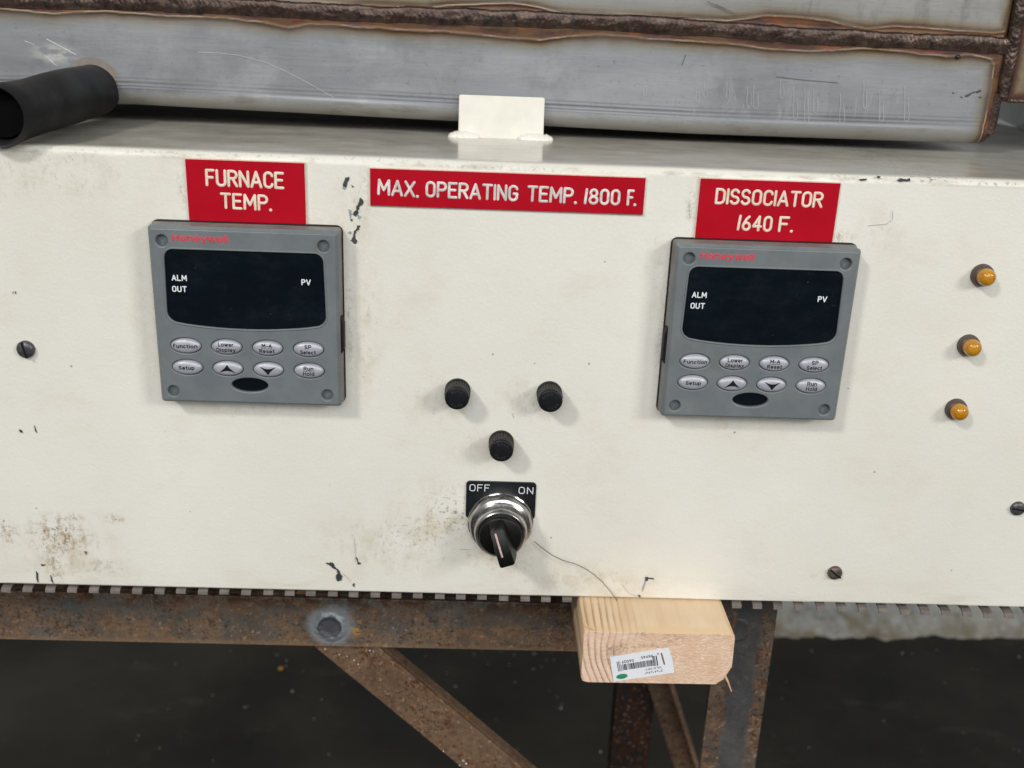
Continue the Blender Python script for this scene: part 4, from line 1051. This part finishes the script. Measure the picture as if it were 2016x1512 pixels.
# lower profile: vertical face, bend, underside
verts = []; faces = []; tint = []; upv = []; hg = []
xs = [TX0 + .012 * k for k in range(26)]
x = xs[-1] + .0016
while x < XE - .0012: xs.append(x); x += .0016
xs.append(XE)
RB = .0095
nz = 0
hs = []      # (kind, value): face heights above the bottom line, then bend angle, then underside
h = .30
face_h = []
hh_ = RB
while hh_ < .092: face_h.append(hh_); hh_ += .00065
face_h += [.10, .12, .16, .22, .32]
cols = []
for x in xs:
    zb = interp(TB, x); zl, zu, zm = interp(LOW, x), interp(UP, x), interp(MID, x)
    rb = RB
    xin = max(0.0, (x - (XE - .007)) / .007); corner = .004 * xin ** 2.5      # right end rounds away
    col = []
    for (y, dz) in ((.60, 0), (.30, 0), (TY + rb + .02, 0)): col.append((x, y, zb, -3.0 if False else 20, 0, 0))
    for a in range(90, -1, -10):
        A_ = math.radians(a); yy = TY + rb - rb * math.cos(A_); zz = zb + rb - rb * math.sin(A_)
        dv = (interp(XV, zz) - x) * 1000
        col.append((x, yy + corner, zz + corner * .5 * (a > 30), min(dv, 20), 0, zz - zb))
    for fh in face_h[1:]:
        zz = zb + fh
        if zz < zm: d = min((zl - zz) * 1000, (interp(XV, zz) - x) * 1000); u_ = 0
        else: d = min((zz - zu) * 1000, (interp(XU, zz) - x) * 1000); u_ = 1
        d = max(-8, min(18, d))
        dy = -.0004 * math.exp(-((d + .1) / .5) ** 2)            # slight raised lip at the fusion line
        dy += .0006 * noise.noise(Vector((x * 6, zz * 6, 3)))
        if u_: dy += .0015 * min(1.0, max(0.0, (zz - zm) / .006))
        col.append((x, TY + dy + corner, zz, d, u_, fh))
    cols.append(col)
nv = len(cols[0])
for col in cols:
    for (a, b_, c_, d, u_, h_) in col: verts.append((a, b_, c_)); tint.append(d); upv.append(u_); hg.append(h_)
for i in range(len(cols) - 1):
    for k in range(nv - 1): faces.append((i * nv + k, (i + 1) * nv + k, (i + 1) * nv + k + 1, i * nv + k + 1))
me = bpy.data.meshes.new('shell'); me.from_pydata([tuple(Vector(v) - wloc(tank)) for v in verts], [], faces)
for nm, arr in (('tint', tint), ('upper', upv), ('hgt', hg)):
    at_ = me.attributes.new(nm, 'FLOAT', 'POINT'); at_.data.foreach_set('value', arr)
me.shade_smooth(); link('shell', me, M_steel, tank)
# end plate to the right of the vertical weld, with its own lower edge
def endplate_mat():
    g = G('brown_tinted_end_plate'); x, y, z = g.xyz()
    c = g.mix(g.rng(g.noise(60, 5, .7), .35, .65), '6a5c4a', '857860')
    e = g.rng(g.math('MINIMUM', g.math('SUBTRACT', z, .1185), g.math('SUBTRACT', x, .4445)), .006, .001, 0, 1, True)
    c = g.mix(e, c, '4a2c26')
    g.set(col=c, rough=.45, metal=.5); g.bump(g.noise(400, 4), .3, .0005); return g.m
M_endp = endplate_mat()
b = bmesh.new(); bx(b, .4395, .78, .1215, .1275, .1165, TZT, bev=.001); obj('end_plate', b, M_endp, tank)
b = bmesh.new(); bx(b, .4300, .4395, .135, .60, .0945, TZT); obj('side_wall', b, M_endp, tank)
# weld beads
def bead_mat():
    g = G('oxidised_weld_bead')
    c = g.mix(g.rng(g.noise(150, 6, .7), .35, .65), '2e2420', '5c4b41')
    c = g.mix(g.rng(g.noise(60, 5, .7), .50, .64, 0, .9, True), c, '43302b')
    c = g.mix(g.rng(g.noise(45, 5, .7, stretch=(.6, 1, 1)), .58, .70, 0, .8, True), c, '2a2c26')
    rp = g.attr('crest')
    c = g.mix(g.math('MULTIPLY', rp, g.rng(g.noise(140, 4, .6), .38, .54, 0, .9, True)), c, 'c9b49c')  # ripple crests coloured pale to paint in a metallic glint
    g.set(col=c, rough=.30, metal=.6, spec=.5); g.bump(g.noise(900, 4), .35, .0004); return g.m
M_bead = bead_mat()
def bead(name, path, wf, hf, step=.00032, y=TY, sd=0.0, pitch=.0030, horizontal=True, parent=tank):
    """path = [(x,z)] dense list; half width wf(s), height hf(s); crescent ripples"""
    pts = []; acc = 0
    P = [Vector((a, c)) for a, c in path]
    L = [0]
    for a, c in zip(P, P[1:]): L.append(L[-1] + (c - a).length)
    n = int(L[-1] / step); m_ = 16
    verts = []; faces = []; cr = []
    j = 0; ph = 0.0
    for i in range(n + 1):
        s = i * step
        while j < len(L) - 2 and L[j + 1] < s: j += 1
        t = (s - L[j]) / max(1e-9, L[j + 1] - L[j]); p = P[j].lerp(P[j + 1], min(1, t)); d = (P[j + 1] - P[j]).normalized(); nrm = Vector((-d.y, d.x))
        ph += step / (pitch * (1 + .35 * noise.noise(Vector((s * 90, sd, 3)))))
        wv = wf(p) * (1 + .10 * noise.noise(Vector((s * 160, sd, 7))) + .05 * noise.noise(Vector((s * 600, sd, 9))))
        lump = max(0.0, .8 + 1.1 * noise.noise(Vector((s * 75, sd, 11))))
        for k in range(m_ + 1):
            v = -1 + 2 * k / m_
            q = ph + 1.5 * v * v + .35 * noise.noise(Vector((s * 300, v * 2, sd)))
            f = q % 1.0; rip = (f ** 1.4) * (1 if f < .7 else (1 - f) / .3)
            hgt = hf(p) * (max(0, 1 - v * v) ** .55) * (.66 + .15 * rip * lump + .22 * noise.noise(Vector((s * 110, v * 1.2, sd + 2))) + .07 * noise.noise(Vector((s * 400, v * 3, sd + 5)))) - .0006 * (abs(v) > .97)
            pos = p + nrm * (v * wv)
            verts.append((pos.x, y - hgt, pos.y)); cr.append(max(0.0, min(1.0, (rip - .66) * 4.0)) * (1 - v * v) * min(1, lump))
    for i in range(n):
        for k in range(m_):
            a = i * (m_ + 1) + k; faces.append((a, a + m_ + 1, a + m_ + 2, a + 1))
    me = bpy.data.meshes.new(name); me.from_pydata([tuple(Vector(v) - wloc(parent)) for v in verts], [], faces)
    at_ = me.attributes.new('crest', 'FLOAT', 'POINT'); at_.data.foreach_set('value', cr)
    me.shade_smooth(); return link(name, me, M_bead, parent)
path = []
x = -.36
while x < .442: path.append((x, interp(MID, x) + .0006 * noise.noise(Vector((x * 60, 1, 2))))); x += .003
bead('weld_seam', path, lambda p: .0050 + .0010 * noise.noise(Vector((p.x * 25, 3, 1))), lambda p: .0015)
path = [(.4405 + .0004 * noise.noise(Vector((z_ * .001 * 70, 3, 1))), z_ * .001) for z_ in range(260, 116, -3)]
bead('weld_seam', path, lambda p: .0042 if p.y > .125 else .0034, lambda p: .0024, sd=4.0, pitch=.0036)
path = [(.4372, .121), (.4374, .115), (.4375, .110), (.4374, .105), (.4368, .100), (.4362, .0965)]
bead('weld_seam', path, lambda p: .0032, lambda p: .0016, sd=9.0, y=TY + .001)
path = [(.4440, .1172), (.46, .1172), (.50, .1172), (.60, .1172)]
bead('weld_seam', path, lambda p: .0014, lambda p: .0014, sd=12.0, y=TY + .0015)
# a burnt spatter ball below the seam
b = bmesh.new(); p = at(1886, 112, TY - .0005); m_ = bmesh.ops.create_uvsphere(b, u_segments=16, v_segments=10, radius=.0015)
for v_ in m_['verts']: v_.co = v_.co + Vector((p.x, TY - .0004, p.z))
obj('spatter_ball', b, M_bead, tank, smooth=True)
# dark flecks and light scratches on the plate
def mark(pts, r, m, nm='scratch'):
    b = bmesh.new(); tube(b, [at(x, y, TY - .0004) for x, y in pts], r, n=6, flat=.25); obj(nm, b, m, tank)
M_scr = plain('bright_scratch', (.55, .56, .58), .5, metal=.3)
M_scd = plain('dark_scratch', (.10, .10, .10), .6)
mark([(390, 103), (430, 104), (470, 109), (520, 122), (560, 139), (610, 165), (657, 192)], .00012, M_scr)
mark([(49, 81), (68, 88)], .0002, M_scr); mark([(92, 77), (120, 92), (150, 108)], .0003, M_scr)
mark([(86, 108), (105, 122)], .0002, M_scr); mark([(97, 118), (112, 130)], .0002, M_scr)
mark([(1528, 151), (1580, 157), (1650, 163)], .00015, M_scd); mark([(1343, 128), (1350, 108)], .0002, M_scd)
mark([(1393, 3), (1450, 27)], .0002, M_scd); mark([(1410, 8), (1447, 26)], .00015, M_scd)
mark([(1590, 35), (1598, 0)], .00015, M_scd); mark([(846, 12), (846, -5)], .00015, M_scd)
M_drip = plain('dried_pale_drip', (.47, .475, .48), .6)
for x, ya, yb, w_ in ((1374, 172, 198, 3), (1389, 165, 190, 2.5), (1434, 165, 192, 3), (1475, 172, 206, 4), (1488, 165, 210, 4.5), (1540, 158, 190, 3.5), (1566, 172, 232, 4), (1588, 172, 240, 4), (1606, 175, 219, 4), (1658, 185, 240, 4), (1703, 160, 210, 3), (1735, 180, 236, 4), (1785, 170, 236, 4), (1270, 160, 184, 2.5), (1262, 158, 163, 2)):
    L_ = [(x - w_ + random.uniform(-.6, .6) + math.sin(k) * .7, ya + (yb - ya) * k / 6) for k in range(7)]
    Rr = [(x + w_ + random.uniform(-.6, .6) + math.sin(k * 1.3) * .7, yb - (yb - ya) * k / 6) for k in range(5)]
    mark(L_ + [(x - w_ * .5, yb + 3), (x + w_ * .5, yb + 3)] + Rr, .00012, M_drip, 'dried_drip')
for pl in ([(1903, 189), (1909, 186)], [(1912, 184), (1919, 181)], [(1924, 181), (1930, 179)], [(1893, 191), (1894, 191.6)], [(1929, 191), (1931, 192)], [(1877, 183), (1878, 183.4)]):
    mark(pl, .0007 if len(pl) and pl[0][0] in (1903, 1924) else .0004, M_chip, 'dark_fleck')

# ================================================================== HOSE / HANDLE
hs_ = thing('rubber_hose', (-.1175, .05, .0895), 'black rubber hose stub sticking out of the steel tank at the left', 'hose')
b = bmesh.new()
rings = []; n = 40
HP = [(.1225, .0), (.112, .0), (.095, .0002), (.08, .0004), (.06, .0002), (.04, -.0004), (.02, -.0006), (.004, 0), (-.006, .0004), (-.0095, .0002)]
for y, o_ in HP:
    cz = .1030 + (.0988 - .1030) * (.12 - y) / .13; cx = -.1180 + .0006 * math.sin(y * 60)
    r = .0150 + o_ + (.0 if y > -.008 else -.0009)
    rings.append([b.verts.new((cx + r * math.cos(2 * PI * k / n) * (1 + .012 * noise.noise(Vector((k * .4, y * 40, 1)))), y, cz + r * math.sin(2 * PI * k / n))) for k in range(n)])
inner = []
for y, r in ((-.0085, .0132), (-.004, .0124), (.03, .0122)):
    cz = .1030 + (.0988 - .1030) * (.12 - y) / .13
    rings.append([b.verts.new((-.118 + r * math.cos(2 * PI * k / n), y, cz + r * math.sin(2 * PI * k / n))) for k in range(n)])
for p, q in zip(rings, rings[1:]):
    for k in range(n): b.faces.new((p[k], p[(k + 1) % n], q[(k + 1) % n], q[k]))
b.faces.new(rings[-1]); b.faces.new(rings[0])
obj('hose_wall', b, M_tube, hs_, smooth=True, sharp=50)
b = bmesh.new(); lathe(b, [(.0295, .0122), (-.002, .0122)], -.118, .1001, 32); obj('bore', b, M_tubein, hs_)
